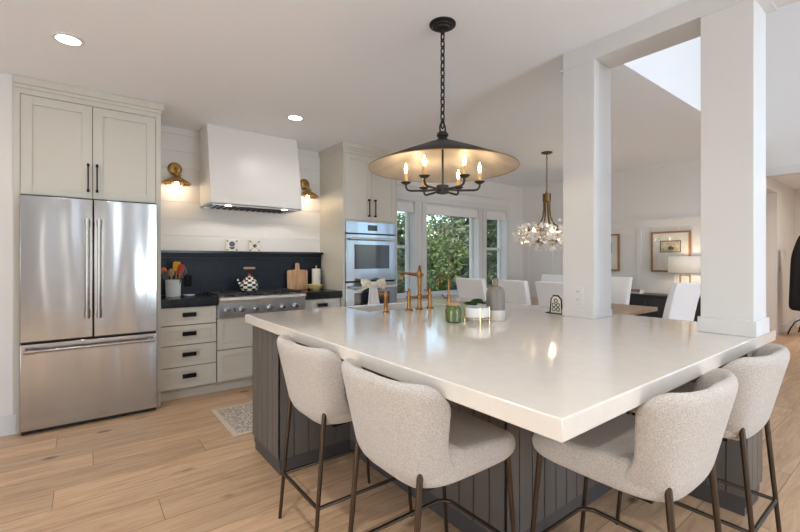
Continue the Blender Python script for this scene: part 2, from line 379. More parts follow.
# window frames, glass
def window(i, a, c, hung):
    y = WY+.135; f = MB(); e = .045
    f.box(a, a+e, y-.02, y+.04, WZ0, WZ1).box(c-e, c, y-.02, y+.04, WZ0, WZ1).box(a+e, c-e, y-.02, y+.04, WZ0, WZ0+e).box(a+e, c-e, y-.02, y+.04, WZ1-e, WZ1)
    if hung: f.box(a+e, c-e, y-.015, y+.035, 1.50, 1.545)
    o = struct('window_%d' % i, f, M['trim'], bevel=.004)
    struct('glass', box(a+e, c-e, y+.005, y+.011, WZ0+e, WZ1-e), M['glass'], o)
    # sill
    struct('trim_%d' % i, box(a-.05, c+.05, WY-.045, WY+.12, WZ0-.03, WZ0+.002), M['trim'], bevel=.005)
    # side casings, head casing
for i, (a, c) in enumerate(WIN): window(i+1, a, c, i != 1)
b = MB()
for a, c in WIN:
    b.box(a-.09, a, WY-.018, WY, .7, WZ1); b.box(c, c+.09, WY-.018, WY, .7, WZ1)
b.box(WIN[0][0]-.1, WIN[2][1]+.1, WY-.02, WY, WZ1, WZ1+.10)
b.box(WIN[0][0]-.12, WIN[2][1]+.12, WY-.035, WY, WZ1+.205, WZ1+.23)
struct('trim_4', b, M['trim'], bevel=.003)
# wainscot of the dining room: board and batten with a cap rail
b = MB().box(WX-.03, WX, 1.42, WY, 1.90, 1.925).box(WX-.018, WX, 1.42, WY, 1.80, 1.90).box(WX-.018, WX, 1.42, WY, 0, .14)
y = 1.81
while y < WY: b.box(WX-.014, WX, y-.035, y+.035, .14, 1.80); y += .5
struct('trim_5', b, M['wall'], bevel=.002)
# casing of the hall opening
b = MB().box(WX-.02, WX, OY0-.1, OY1+.02, OZ, OZ+.10).box(WX-.02, WX, OY0-.1, OY0, 0, OZ).box(WX-.015, WX+.13, OY1-.012, OY1, 0, OZ)
struct('trim_6', b, M['trim'], bevel=.003)
# hall beyond
HY = 1.76
b = MB().box(WX+.13, 7.3, HY, HY+.12, 0, H).box(7.3, 9.62, HY, HY+.12, 2.50, H).box(9.62, 11.2, HY, HY+.12, 0, H)
b.box(7.2, 9.8, HY+.62, HY+.7, 0, H).box(7.2, 7.3, HY+.12, HY+.62, 0, H).box(9.62, 9.7, HY+.12, HY+.62, 0, H)
struct('wall_hall', b, M['wall'])
struct('wall_hall_end', box(11.2, 11.3, -1.5, HY+.7, 0, H), M['wall'])
struct('wall_hall_right', box(WX+.13, 11.2, -1.6, -1.5, 0, H), M['wall'])
struct('ceiling_hall', box(WX+.13, 11.3, -1.6, HY+.7, H, H+.1), M['ceil'])
struct('baseboard_hall', box(9.72, 11.2, HY-.016, HY, 0, .15), M['trim'])
struct('trim_7', MB().box(9.62, 9.72, HY-.018, HY, 0, 2.50).box(7.2, 9.72, HY-.018, HY, 2.50, 2.60), M['trim'])
lamp('hall_ceiling_lamp', 'AREA', (9.0, .2, H-.06), 30, (1, .93, .85), (0, 0, 0), .5)

# columns and beam
BX0, BX1 = 2.597, 2.825
def column(y0, y1):
    o = struct('column', box(BX0, BX1, y0, y1, .943, 2.605), M['trim'], bevel=.003)
    return o
c1 = column(.554, .774); c2 = column(1.348, 1.565)
struct('baseboard', box(BX0-.013, BX1+.013, .542, .785, .9435, 1.022), M['trim'], c1, bevel=.003)
struct('baseboard', box(BX0-.004, BX1+.004, 1.344, 1.569, .9435, .99), M['trim'], c2, bevel=.002)
struct('trim_8', box(BX0-.006, BX1+.006, .51, .775, 2.600, 2.622), M['trim'])
struct('trim_9', box(BX0-.003, BX1+.003, 1.348, 1.582, 2.600, 2.612), M['trim'])
struct('beam', MB().box(BX0, BX1, -3.4, 1.565, 2.606, H), M['trim'], bevel=.003)

# ---------------------------------------------------------------- cabinetry
def shaker(x0, x1, z0, z1, y, rail=.062, th=.02, rec=.009):
    b = MB(); e = .0005
    b.box(x0, x0+rail, y, y+th, z0, z1).box(x1-rail, x1, y, y+th, z0, z1)
    b.box(x0+rail-e, x1-rail+e, y, y+th, z0, z0+rail).box(x0+rail-e, x1-rail+e, y, y+th, z1-rail, z1)
    b.box(x0+rail-e, x1-rail+e, y+rec, y+th, z0+rail-e, z1-rail+e)
    return b
def bar_handle(parent, x, y, z0, z1, m, r=.006):
    b = MB().box(x-r, x+r, y-.034, y-.022, z0, z1)
    for z in (z0+.012, z1-.012): b.box(x-r*1.8, x+r*1.8, y-.037, y, z-.010, z+.010)
    return build('handle', b, m, parent, bevel=.002)
def cup_pull(parent, x, y, z, wd=.118):
    b = MB().box(x-wd/2, x+wd/2, y-.024, y, z+.004, z+.02)
    b.prism_x([(y-.024, z+.006), (y-.024, z-.018), (y-.018, z-.018), (y-.018, z+.006)], x-wd/2, x+wd/2)
    b.box(x-wd/2, x-wd/2+.006, y-.022, y, z-.016, z+.006).box(x+wd/2-.006, x+wd/2, y-.022, y, z-.016, z+.006)
    return build('handle', b, M['blackm'], parent, bevel=.0015)
def crown(x0, x1, yf, yb, z0, z1, right=True, left=True, parent=None):
    d = .022; b = MB()
    b.box(x0-(d if left else 0), x1+(d if right else 0), yf-d, yb, z0+.016, z1)
    b.box(x0-(.010 if left else 0), x1+(.010 if right else 0), yf-.010, yb, z0-.012, z0+.018)
    return build('crown_molding', b, M['cab'], parent, bevel=.004)

# cabinet around the refrigerator
FY = 4.27
t = thing('refrigerator_cabinet', 'tall greige cabinet surrounding the steel refrigerator, two doors above it', 'cabinet', (.077, 4.55, 0))
build('side_panel', box(-.412, -.374, FY, WY-.03, .0, H-.07), M['cab'], t, bevel=.002)
build('side_panel', box(.528, .566, FY, WY-.03, .0, H-.07), M['cab'], t, bevel=.002)
build('cabinet_box', box(-.374, .528, FY+.022, WY-.03, 1.815, H-.07), M['gapd'], t)
build('face_frame', MB().box(-.374, .528, FY, FY+.02, 2.592, H-.07).box(-.374, -.372, FY, FY+.02, 1.817, 2.592).box(.526, .528, FY, FY+.02, 1.817, 2.592), M['cab'], t)
for xa, xb, hx in ((-.3695, .0705, .043), (.0745, .5235, .102)):
    d = build('door', shaker(xa, xb, 1.826, 2.588, FY, .068), M['cab'], t, bevel=.0015)
    bar_handle(d, hx, FY, 1.877, 2.11, M['blackm'], .005)
crown(-.412, .566, FY, WY-.03, H-.075, H-.001, left=False, parent=t)

# refrigerator
RY = 4.165
t = thing('refrigerator', 'large stainless steel french door refrigerator with bottom freezer drawer', 'refrigerator', (.077, 4.5, 0))
build('body', box(-.362, .520, RY+.055, 4.86, .02, 1.795), M['gapd'], t)
for xa, xb, hx in ((-.366, .0725, .036), (.0785, .524, .112)):
    d = build('door', box(xa, xb, RY, RY+.055, .700, 1.808), M['steel'], t, bevel=.006)
    hb = MB().tube([(hx, RY-.055, .875), (hx, RY-.055, 1.63)], .0125, 14)
    for z in (.885, 1.62): hb.lathe([(.016, -.03), (.016, .03)], (hx, RY-.055, z), 14); hb.lathe([(.011, -.055), (.011, 0)], (hx, RY, z), 10, axis='y')
    build('handle', hb, M['chrome'], d)
d = build('freezer_drawer', box(-.366, .524, RY, RY+.055, .034, .684), M['steel'], t, bevel=.006)
hb = MB().tube([(-.315, RY-.055, .635), (.475, RY-.055, .635)], .0125, 14)
for x in (-.31, .47): hb.lathe([(.016, -.03), (.016, .03)], (x, RY-.055, .635), 14, axis='x'); hb.lathe([(.011, -.055), (.011, 0)], (x, RY, .635), 10, axis='y')
build('handle', hb, M['chrome'], d)
build('toe_grille', box(-.36, .518, RY+.03, RY+.05, .004, .034), M['black'], t)

# base cabinets
CY = 4.36
def base_cabinet(name, label, x0, x1, zs, handles=True, side=None):
    t = thing(name, label, 'cabinet', ((x0+x1)/2, 4.6, 0), 'greige base cabinets along the cooking wall')
    build('cabinet_box', box(x0, x1, CY+.021, WY-.03, .105, zs[-1][1]+.002), M['gapd'], t)
    build('toe_kick', box(x0, x1, CY+.06, CY+.08, 0, .105), M['cab'], t)
    for za, zb in zs:
        d = build('drawer', shaker(x0+.004, x1-.004, za+.002, zb-.002, CY, .045 if zb-za < .25 else .06), M['cab'], t, bevel=.0015)
        if handles: cup_pull(d, (x0+x1)/2, CY, (za+zb)/2+(.012 if zb-za < .25 else .1))
    return t
base_cabinet('drawer_cabinet', 'greige base cabinet of four drawers with black pulls beside the refrigerator', .568, 1.06, [(.108, .308), (.312, .512), (.516, .70), (.704, .872)])
base_cabinet('range_cabinet', 'wide two-drawer greige base cabinet below the steel gas rangetop', 1.062, 1.968, [(.108, .42), (.424, .735)])
base_cabinet('drawer_cabinet', 'narrow greige base cabinet between the gas rangetop and the oven tower', 1.972, 2.452, [(.108, .42), (.424, .70), (.704, .872)])
solo('countertop', box(.568, 1.058, 4.325, 4.868, .876, .955), M['black_stone'], 'black stone countertop between the refrigerator and the rangetop', 'countertop', 'black stone countertops', bevel=.003)
solo('countertop', box(1.974, 2.452, 4.325, 4.868, .876, .955), M['black_stone'], 'black stone countertop holding the cutting board, left of the ovens', 'countertop', 'black stone countertops', bevel=.003)
t = thing('backsplash', 'dark navy-black stone backsplash with a ledge behind the rangetop', 'backsplash', (1.51, 4.88, .955))
build('panel', MB().box(.568, 2.452, 4.868, 4.905, .956, 1.345).box(.568, 2.452, 4.866, 4.905, 1.347, 1.392), M['splash'], t)
build('ledge', box(.568, 2.452, 4.80, 4.906, 1.392, 1.418), M['black_stone'], t, bevel=.003)

# gas rangetop
t = thing('gas_rangetop', 'stainless steel six-knob gas rangetop with black cast iron grates', 'rangetop', (1.515, 4.57, .74))
GY = 4.285
build('body', MB().box(1.064, 1.966, GY+.03, 4.862, .742, .944), M['steel3'], t, bevel=.003)
build('control_panel', MB().prism_x([(GY+.03, .745), (GY+.004, .75), (GY, .895), (GY-.012, .905), (GY-.022, .925), (GY-.014, .946), (GY+.01, .953), (GY+.09, .953), (GY+.09, .745)], 1.062, 1.968), M['steel3'], t, bevel=.002)
for i in range(6):
    x = 1.143+i*.1416
    k = build('knob', MB().lathe([(.029, 0), (.029, -.012), (.024, -.016), (.022, -.045), (.018, -.05), (.001, -.05)], (x, GY+.002, .822), 20, axis='y'), M['chrome'], t)
    build('pointer', box(x-.004, x+.004, GY-.054, GY-.046, .815, .843), M['grey'], k)
build('badge', box(1.205, 1.222, GY-.0015, GY+.004, .805, .84), M['grey'], t)
for i in range(3):
    x0 = 1.075+i*.298; x1 = x0+.286; g = MB(); z = .962
    g.box(x0, x0+.014, 4.37, 4.84, z, z+.016).box(x1-.014, x1, 4.37, 4.84, z, z+.016)
    for yy in (4.37, 4.60, 4.826): g.box(x0, x1, yy, yy+.014, z, z+.016)
    for yy in (4.485, 4.715):
        g.box(x0, x0+.1, yy-.006, yy+.006, z, z+.02).box(x1-.1, x1, yy-.006, yy+.006, z, z+.02)
        g.box((x0+x1)/2-.006, (x0+x1)/2+.006, yy-.1, yy-.045, z, z+.02).box((x0+x1)/2-.006, (x0+x1)/2+.006, yy+.045, yy+.1, z, z+.02)
    for px in (x0, x1-.014):
        for py in (4.372, 4.826): g.box(px, px+.014, py, py+.012, .944, z)
    build('grate', g, M['castiron'], t, bevel=.002)
    for yy in (4.485, 4.715):
        build('burner', MB().lathe([(.05, .944), (.05, .955), (.034, .957), (.034, .966), (.03, .97), (.001, .97)], ((x0+x1)/2, yy, 0), 20), M['castiron'], t)

# range hood
t = thing('range_hood', 'white plaster range hood tapering up to the ceiling between brass sconces', 'hood', (1.507, 4.7, 1.885))
hx0, hx1 = 1.02, 1.993; yb = WY-.016
b = MB()
prof = [(4.43, 1.885), (4.43, 1.985), (4.575, H-.002), (yb, H-.002), (yb, 1.885)]
n = len(prof)
vs = [(hx0, y, z) for y, z in prof]+[(hx1, y, z) for y, z in prof]
e = .028
fs = [tuple(range(n)), tuple(range(n, 2*n))[::-1], (0, 1, n+1, n), (1, 2, n+2, n+1), (2, 3, n+3, n+2)]
b.add(vs, fs)
b.box(hx0, hx0+e, 4.43+e, yb, 1.885, 1.90).box(hx1-e, hx1, 4.43+e, yb, 1.885, 1.90).box(hx0, hx1, 4.43, 4.43+e, 1.885, 1.90).box(hx0, hx1, yb-e, yb, 1.885, 1.90)
build('hood_body', b, M['hood'], t, bevel=.003)
b = MB().box(hx0+e, hx1-e, 4.43+e, yb-e, 1.905, 1.915)
for yy in (4.46, 4.86): b.box(hx0+e, hx1-e, yy, yy+.03, 1.88, 1.905)
build('liner', b, M['steel3'], t)
b = MB()
for i in range(13):
    x = hx0+.09+i*.063; b.box(x, x+.026, 4.5, 4.84, 1.878, 1.892)
build('baffle_filter', b, M['castiron'], t)
for x in (1.2, 1.8):
    build('hood_light', MB().lathe([(.032, 1.876), (.032, 1.884)], (x, 4.475, 0), 18), M['hoodlens'], t)
    lamp('hood_lamp', 'SPOT', (x, 4.475, 1.872), 4, (1, .93, .84), radius=.03).data.spot_size = math.radians(150)

# oven tower
TY = 4.30; tx0, tx1 = 2.456, 3.253
t = thing('oven_cabinet', 'tall greige cabinet tower holding the double wall ovens', 'cabinet', (2.855, 4.6, 0))
build('side_panel', box(tx0, tx0+.02, TY, WY-.002, 0, H-.07), M['cab'], t)
build('side_panel', box(tx1-.02, tx1, TY, WY-.002, 0, H-.07), M['cab'], t)
build('cabinet_box', MB().box(tx0+.02, tx1-.02, TY+.022, WY-.002, 1.80, H-.07).box(tx0+.02, tx1-.02, TY+.022, WY-.002, .1, .42).box(tx0+.02, tx1-.02, WY-.03, WY-.002, .42, 1.8), M['gapd'], t)
for fz0, fz1 in ((2.60, H-.07), (.40, .425), (1.785, 1.802)): build('face_frame', MB().box(tx0+.02, tx1-.02, TY, TY+.02, fz0, fz1), M['cab'], t)
for xa, xb, hx in ((tx0+.024, 2.853, 2.81), (2.857, tx1-.024, 2.90)):
    d = build('door', shaker(xa, xb, 1.806, 2.596, TY, .062), M['cab'], t, bevel=.0015)
    bar_handle(d, hx, TY, 1.85, 2.07, M['blackm'])
d = build('drawer', shaker(tx0+.024, tx1-.024, .11, .395, TY), M['cab'], t, bevel=.0015); cup_pull(d, 2.855, TY, .3)
build('toe_kick', box(tx0+.02, tx1-.02, TY+.06, TY+.08, 0, .1), M['cab'], t)
crown(tx0, tx1, TY, WY-.002, H-.075, H-.001, right=False, parent=t)

t = thing('double_wall_oven', 'stainless double wall oven set into the greige cabinet tower', 'oven', (2.855, 4.55, .425))
ox0, ox1 = tx0+.022, tx1-.022; oy = TY-.022
build('oven_box', box(ox0+.01, ox1-.01, TY+.022, 4.85, .43, 1.78), M['gapd'], t)
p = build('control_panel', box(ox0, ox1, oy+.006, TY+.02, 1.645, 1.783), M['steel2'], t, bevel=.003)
build('display', box(2.79, 2.93, oy+.003, oy+.007, 1.68, 1.75), M['display'], p)
for z0, z1 in ((1.065, 1.632), (.43, 1.048)):
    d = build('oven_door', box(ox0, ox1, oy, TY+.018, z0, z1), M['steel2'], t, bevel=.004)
    build('door_window', box(ox0+.115, ox1-.12, oy-.003, oy+.004, z1-.42 if z0 > .6 else z1-.44, z1-.125), M['ovenglass'], d, bevel=.003)
    hb = MB().tube([(ox0+.05, oy-.055, z1-.058), (ox1-.05, oy-.055, z1-.058)], .0155, 14)
    for x in (ox0+.07, ox1-.07): hb.lathe([(.013, -.055), (.013, 0)], (x, oy, z1-.058), 12, axis='y')
    build('handle', hb, M['steel3'], d)

# ---------------------------------------------------------------- island
IX0, IX1, IY0, IY1 = .902, 2.99, .545, 2.947; CT = .943; CB = .885
SX0, SX1, SY0, SY1 = 1.66, 2.46, 2.53, 2.89
b = MB()
# top slab with a real hole for the sink
xs = [IX0, SX0, SX1, IX1]; ys = [IY0, SY0, SY1, IY1]
vs = [(x, y, z) for z in (CT, CB) for y in ys for x in xs]; fs = []
def vi(i, j, k): return k*16+j*4+i
for j in range(3):
    for i in range(3):
        if (i, j) == (1, 1): continue
        fs.append((vi(i, j, 0), vi(i+1, j, 0), vi(i+1, j+1, 0), vi(i, j+1, 0)))
        fs.append((vi(i, j, 1), vi(i, j+1, 1), vi(i+1, j+1, 1), vi(i+1, j, 1)))
for i in range(3):
    fs.append((vi(i, 0, 1), vi(i+1, 0, 1), vi(i+1, 0, 0), vi(i, 0, 0))); fs.append((vi(i, 3, 0), vi(i+1, 3, 0), vi(i+1, 3, 1), vi(i, 3, 1)))
    fs.append((vi(0, i, 0), vi(0, i+1, 0), vi(0, i+1, 1), vi(0, i, 1))); fs.append((vi(3, i, 1), vi(3, i+1, 1), vi(3, i+1, 0), vi(3, i, 0)))
fs += [(vi(1, 1, 0), vi(2, 1, 0), vi(2, 1, 1), vi(1, 1, 1)), (vi(1, 2, 1), vi(2, 2, 1), vi(2, 2, 0), vi(1, 2, 0)), (vi(1, 1, 1), vi(1, 2, 1), vi(1, 2, 0), vi(1, 1, 0)), (vi(2, 1, 0), vi(2, 2, 0), vi(2, 2, 1), vi(2, 1, 1))]
b.add(vs, fs)
solo('island_countertop', b, M['quartz'], 'large square off-white quartz countertop with thick edge on the island', 'countertop', bevel=.004)

t = thing('kitchen_island', 'dark taupe island base clad in vertical grooved boards', 'island', (2.1, 1.9, 0))
poly = [(.95, 2.45), (1.45, 2.45), (1.45, 1.14), (2.69, 1.14), (2.69, .60), (2.98, .60), (2.98, 2.935), (.95, 2.935)]
b = MB()
n = len(poly); bt = .010
core = []
def boards(b, p, q, z0, z1):
    p = Vector((*p, 0)); q = Vector((*q, 0)); d = q-p; Ln = d.length; d.normalize(); nrm = Vector((d.y, -d.x, 0)); k = max(1, round(Ln/.095)); wd = Ln/k; g = .0032
    for i in range(k):
        a = p+d*(i*wd+(g if i else 0)); c = p+d*((i+1)*wd-(g if i < k-1 else 0)); inn = -nrm*bt
        b.add([(v.x, v.y, z) for z in (z0, z1) for v in (a, c, c+inn, a+inn)], [(0, 3, 2, 1), (4, 5, 6, 7), (0, 1, 5, 4), (1, 2, 6, 5), (2, 3, 7, 6), (3, 0, 4, 7)])
# winding of poly: find outward side = right of direction for a counter-clockwise polygon
area = sum(poly[i][0]*poly[(i+1) % n][1]-poly[(i+1) % n][0]*poly[i][1] for i in range(n))
if area < 0: poly = poly[::-1]
for i in range(n): boards(b, poly[i], poly[(i+1) % n], .10, CB-.001)
build('board_cladding', b, M['island'], t, bevel=.0015)
g = .009
def inset(poly, g):
    out = []; n = len(poly)
    for i in range(n):
        a, p, c = Vector(poly[i-1]), Vector(poly[i]), Vector(poly[(i+1) % n])
        d1 = (p-a).normalized(); d2 = (c-p).normalized(); n1 = Vector((-d1.y, d1.x)); n2 = Vector((-d2.y, d2.x)); q = p+(n1+n2)*g; out.append((q.x, q.y))
    return out
bb = MB(); ip = inset(poly, g)
bb.box(1.459, 2.97, 1.149, 2.50, .05, CB-.002).box(2.70, 2.97, .609, 1.149, .05, CB-.002).box(.959, 1.63, 2.459, 2.926, .05, CB-.002).box(2.49, 2.97, 2.50, 2.926, .05, CB-.002).box(1.63, 2.49, 2.91, 2.926, .05, CB-.002)
build('cabinet_core', bb, M['plinth'], t)
build('plinth', MB().prism(inset(poly, .014), 0, .1005), M['plinth'], t, bevel=.002)

t = thing('undermount_sink', 'stainless undermount sink set in the far side of the island', 'sink', (2.06, 2.71, .7))
b = MB().box(SX0-.01, SX1+.01, SY0-.01, SY1+.01, .70, .705).box(SX0-.012, SX0, SY0, SY1, .705, CB-.003).box(SX1, SX1+.012, SY0, SY1, .705, CB-.003).box(SX0, SX1, SY0-.012, SY0, .705, CB-.003).box(SX0, SX1, SY1, SY1+.012, .705, CB-.003)
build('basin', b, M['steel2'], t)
build('drain', MB().lathe([(.045, .705), (.045, .709), (.03, .709)], (2.06, 2.71, 0), 18), M['chrome'], t)

# bridge faucet, side spray, gooseneck tap
FYL = 2.42
t = thing('bridge_faucet', 'tall aged brass bridge faucet with two handles on the island', 'faucet', (2.045, FYL, CT))
z = CT
build('column', MB().lathe([(.030, z), (.030, z+.006), (.020, z+.012), (.016, z+.03), (.015, z+.08), (.020, z+.085), (.020, z+.11), (.014, z+.115), (.0135, z+.24), (.018, z+.245), (.019, z+.285), (.014, z+.29), (.011, z+.30), (.015, z+.306), (.009, z+.314), (.011, z+.325), (.005, z+.335), (.001, z+.338)], (2.045, FYL, 0), 20), M['copper'], t)
build('spout', MB().tube([(2.045, FYL-.035, z+.265), (2.045, FYL, z+.265), (2.045, FYL+.11, z+.268), (2.045, FYL+.19, z+.275), (2.045, FYL+.22, z+.268), (2.045, FYL+.228, z+.245), (2.045, FYL+.228, z+.222)], [.012, .017, .012, .0105, .011, .011, .014], 12), M['copper'], t)
build('bridge', MB().tube([(1.942, FYL, z+.095), (2.148, FYL, z+.095)], .010, 12), M['copper'], t)
for s_ in (-1, 1):
    x = 2.045+.103*s_
    v = build('valve', MB().lathe([(.030, z), (.030, z+.006), (.02, z+.012), (.015, z+.03), (.015, z+.08), (.019, z+.085), (.019, z+.108), (.012, z+.113), (.011, z+.125)], (x, FYL, 0), 18), M['copper'], t)
    hb = MB().lathe([(.014, z+.125), (.016, z+.13), (.014, z+.14), (.008, z+.15), (.009, z+.16), (.001, z+.166)], (x, FYL, 0), 14)
    hb.tube([(x, FYL, z+.136), (x-.01, FYL+.055, z+.142)], [.006, .005], 8)
    build('handle', hb, M['copper'], v)
t = thing('side_spray', 'short aged brass side spray at the left of the faucets', 'faucet', (1.735, 2.427, CT))
build('base', MB().lathe([(.028, z), (.028, z+.006), (.018, z+.012), (.014, z+.03), (.016, z+.05)], (1.735, 2.427, 0), 18), M['copper'], t)
build('handset', MB().lathe([(.014, z+.05), (.017, z+.06), (.015, z+.10), (.018, z+.11), (.019, z+.135), (.012, z+.15), (.001, z+.152)], (1.735, 2.427, 0), 18).tube([(1.74, 2.412, z+.128), (1.715, 2.477, z+.132)], [.015, .018], 12), M['copper'], t)
t = thing('gooseneck_tap', 'slim brass gooseneck filter tap behind the green jar', 'faucet', (2.36, 2.427, CT))
build('base', MB().lathe([(.024, z), (.024, z+.006), (.016, z+.012), (.016, z+.09), (.011, z+.1)], (2.36, 2.427, 0), 18), M['copper'], t)
build('spout', MB().tube([(2.36, 2.427, z+.09), (2.36, 2.427, z+.18)]+[(2.36, 2.427+.062-.062*math.cos(a), z+.19+.062*math.sin(a)) for a in [i*PI/12 for i in range(13)]]+[(2.36, 2.551, z+.16)], .0085, 12), M['copper'], t)
build('lever', MB().tube([(2.36, 2.427, z+.07), (2.31, 2.427, z+.075), (2.29, 2.427, z+.10)], .006, 10), M['copper'], t)

# things on the island
t = thing('candle_jar', 'dark green glass jar with a wooden lid beside the planter', 'jar', (1.79, 1.80, CT))
build('jar', MB().lathe([(.042, z+.001), (.050, z+.008), (.051, z+.06), (.050, z+.075), (.042, z+.092), (.038, z+.096), (.038, z+.104)], (1.79, 1.80, 0), 28), M['green'], t)
build('lid', MB().lathe([(.040, z+.104), (.041, z+.108), (.041, z+.12), (.038, z+.123), (.001, z+.123)], (1.79, 1.80, 0), 28), M['lidwood'], t)
t = thing('succulent_planter', 'round white planter of dark succulents on a gold stand', 'planter', (1.925, 1.733, CT))
cx, cy = 1.925, 1.733
build('bowl', MB().lathe([(.058, z+.028), (.073, z+.032), (.075, z+.04), (.076, z+.088), (.071, z+.088), (.068, z+.075), (.001, z+.072)], (cx, cy, 0), 32), M['white'], t)
for k in range(4):
    a = math.radians(236)+k*PI/2; q = (cx+.0775*math.cos(a), cy+.0775*math.sin(a))
    build('stand_leg', MB().tube([(q[0], q[1], z+.0005), (q[0], q[1], z+.092)], .0042, 8), M['gold'], t)
build('stand_ring', MB().tube([(cx+.079*math.cos(2*PI*i/32), cy+.079*math.sin(2*PI*i/32), z+.022) for i in range(32)], .003, 6, closed=True), M['gold'], t)
b = MB()
for i in range(11):
    rr = .06*math.sqrt(random.random()); a = random.random()*6.28; px, py = cx+rr*math.cos(a), cy+rr*math.sin(a); zo = .034*(1-(rr/.056)**2); s_ = random.uniform(.030, .042)
    for ring in range(4):
        for k in range(7):
            q = 2*PI*k/7+ring*.45; el = .35+ring*.38; ln = s_*(1-.17*ring)
            d = Vector((math.cos(q)*math.cos(el), math.sin(q)*math.cos(el), math.sin(el))); sd = Vector((-math.sin(q), math.cos(q), 0))*ln*.3; up = d.cross(sd).normalized()*-ln*.12
            o = Vector((px, py, z+.090+zo)); b.add([o, o+d*ln*.55+sd, o+d*ln, o+d*ln*.55-sd, o+d*ln*.5+up, o+d*ln*.5-up], [(0, 1, 4), (1, 2, 4), (2, 3, 4), (3, 0, 4), (1, 0, 5), (2, 1, 5), (3, 2, 5), (0, 3, 5)])
build('succulents', b, M['succ'], t, kind='stuff', label='dark green succulent rosettes')
t = thing('stoneware_bottle', 'two-tone stoneware bottle, grey above white, right of the planter', 'bottle', (2.064, 1.703, CT))
cx, cy = 2.064, 1.703
prof = [(.052, z+.001), (.058, z+.01), (.059, z+.05), (.059, z+.066)]
build('lower_body', MB().lathe(prof, (cx, cy, 0), 32), M['stonew'], t, label='unglazed white lower body')
build('upper_body', MB().lathe([(.0592, z+.066), (.0592, z+.15), (.0585, z+.168), (.055, z+.185), (.046, z+.200), (.033, z+.209), (.018, z+.213)], (cx, cy, 0), 32), M['stone'], t)
build('neck', MB().lathe([(.0175, z+.211), (.0165, z+.218), (.0165, z+.262), (.012, z+.262)], (cx, cy, 0), 20), M['neck'], t)
# little ornamental stand by the far column
t = thing('tabletop_ornament', 'small black scrollwork stand with cream face beside the far column', 'ornament', (2.655, 1.65, CT))
b = MB().box(2.625, 2.69, 1.60, 1.70, z, z+.006)
b.tube([(2.655, 1.605, z+.006), (2.655, 1.612, z+.10), (2.655, 1.635, z+.125), (2.655, 1.672, z+.125), (2.655, 1.69, z+.10), (2.655, 1.697, z+.006)], .0055, 8)
b.tube([(2.655, 1.697, z+.006), (2.63, 1.72, z+.002)], .004, 8)
build('frame', b, M['blackm'], t)
build('face', MB().prism_x([(1.61, z+.006), (1.615, z+.1), (1.635, z+.12), (1.672, z+.12), (1.687, z+.1), (1.693, z+.006)], 2.653, 2.662), M['cream'], t)
b = MB()
for zc, yc in ((.03, 1.635), (.03, 1.668), (.06, 1.636), (.06, 1.668), (.09, 1.652)):
    b.tube([(2.651, yc+.012*math.cos(2*PI*i/14), z+zc+.012*math.sin(2*PI*i/14)) for i in range(14)], .003, 6, closed=True)
build('scrolls', b, M['blackm'], t)
# column socket
def outlet(name, label, c, axis, m, ms, w_=.07, h_=.115):
    t = thing(name, label, 'outlet', c); x, y, zz = c
    def bx(du, dz, a, bb, o0, o1):
        if axis == 'x': return (x-o1, x-o0, y+du-a, y+du+a, zz+dz-bb, zz+dz+bb)
        return (x+du-a, x+du+a, y-o1, y-o0, zz+dz-bb, zz+dz+bb)
    build('plate', MB().box(*bx(0, 0, w_/2, h_/2, 0, .005)), m, t, bevel=.0015)
    for dz in (-.026, .026):
        s_ = build('socket', MB().box(*bx(0, dz, .017, .0145, .005, .0065)), m, t, bevel=.001)
        build('slots', MB().box(*bx(-.006, dz+.003, .0013, .005, .0064, .0068)).box(*bx(.006, dz+.003, .0013, .005, .0064, .0068)).box(*bx(0, dz-.008, .002, .002, .0064, .0068)), ms, s_)
    return t
outlet('wall_outlet', 'white double outlet on the face of the far column', (BX0-.0005, 1.455, 1.085), 'x', M['trim'], M['grey'])
outlet('wall_outlet', 'black double outlet on the dark backsplash above the spoon rest', (.895, 4.867, 1.10), 'y', M['blackplate'], M['grey'], .075, .12)

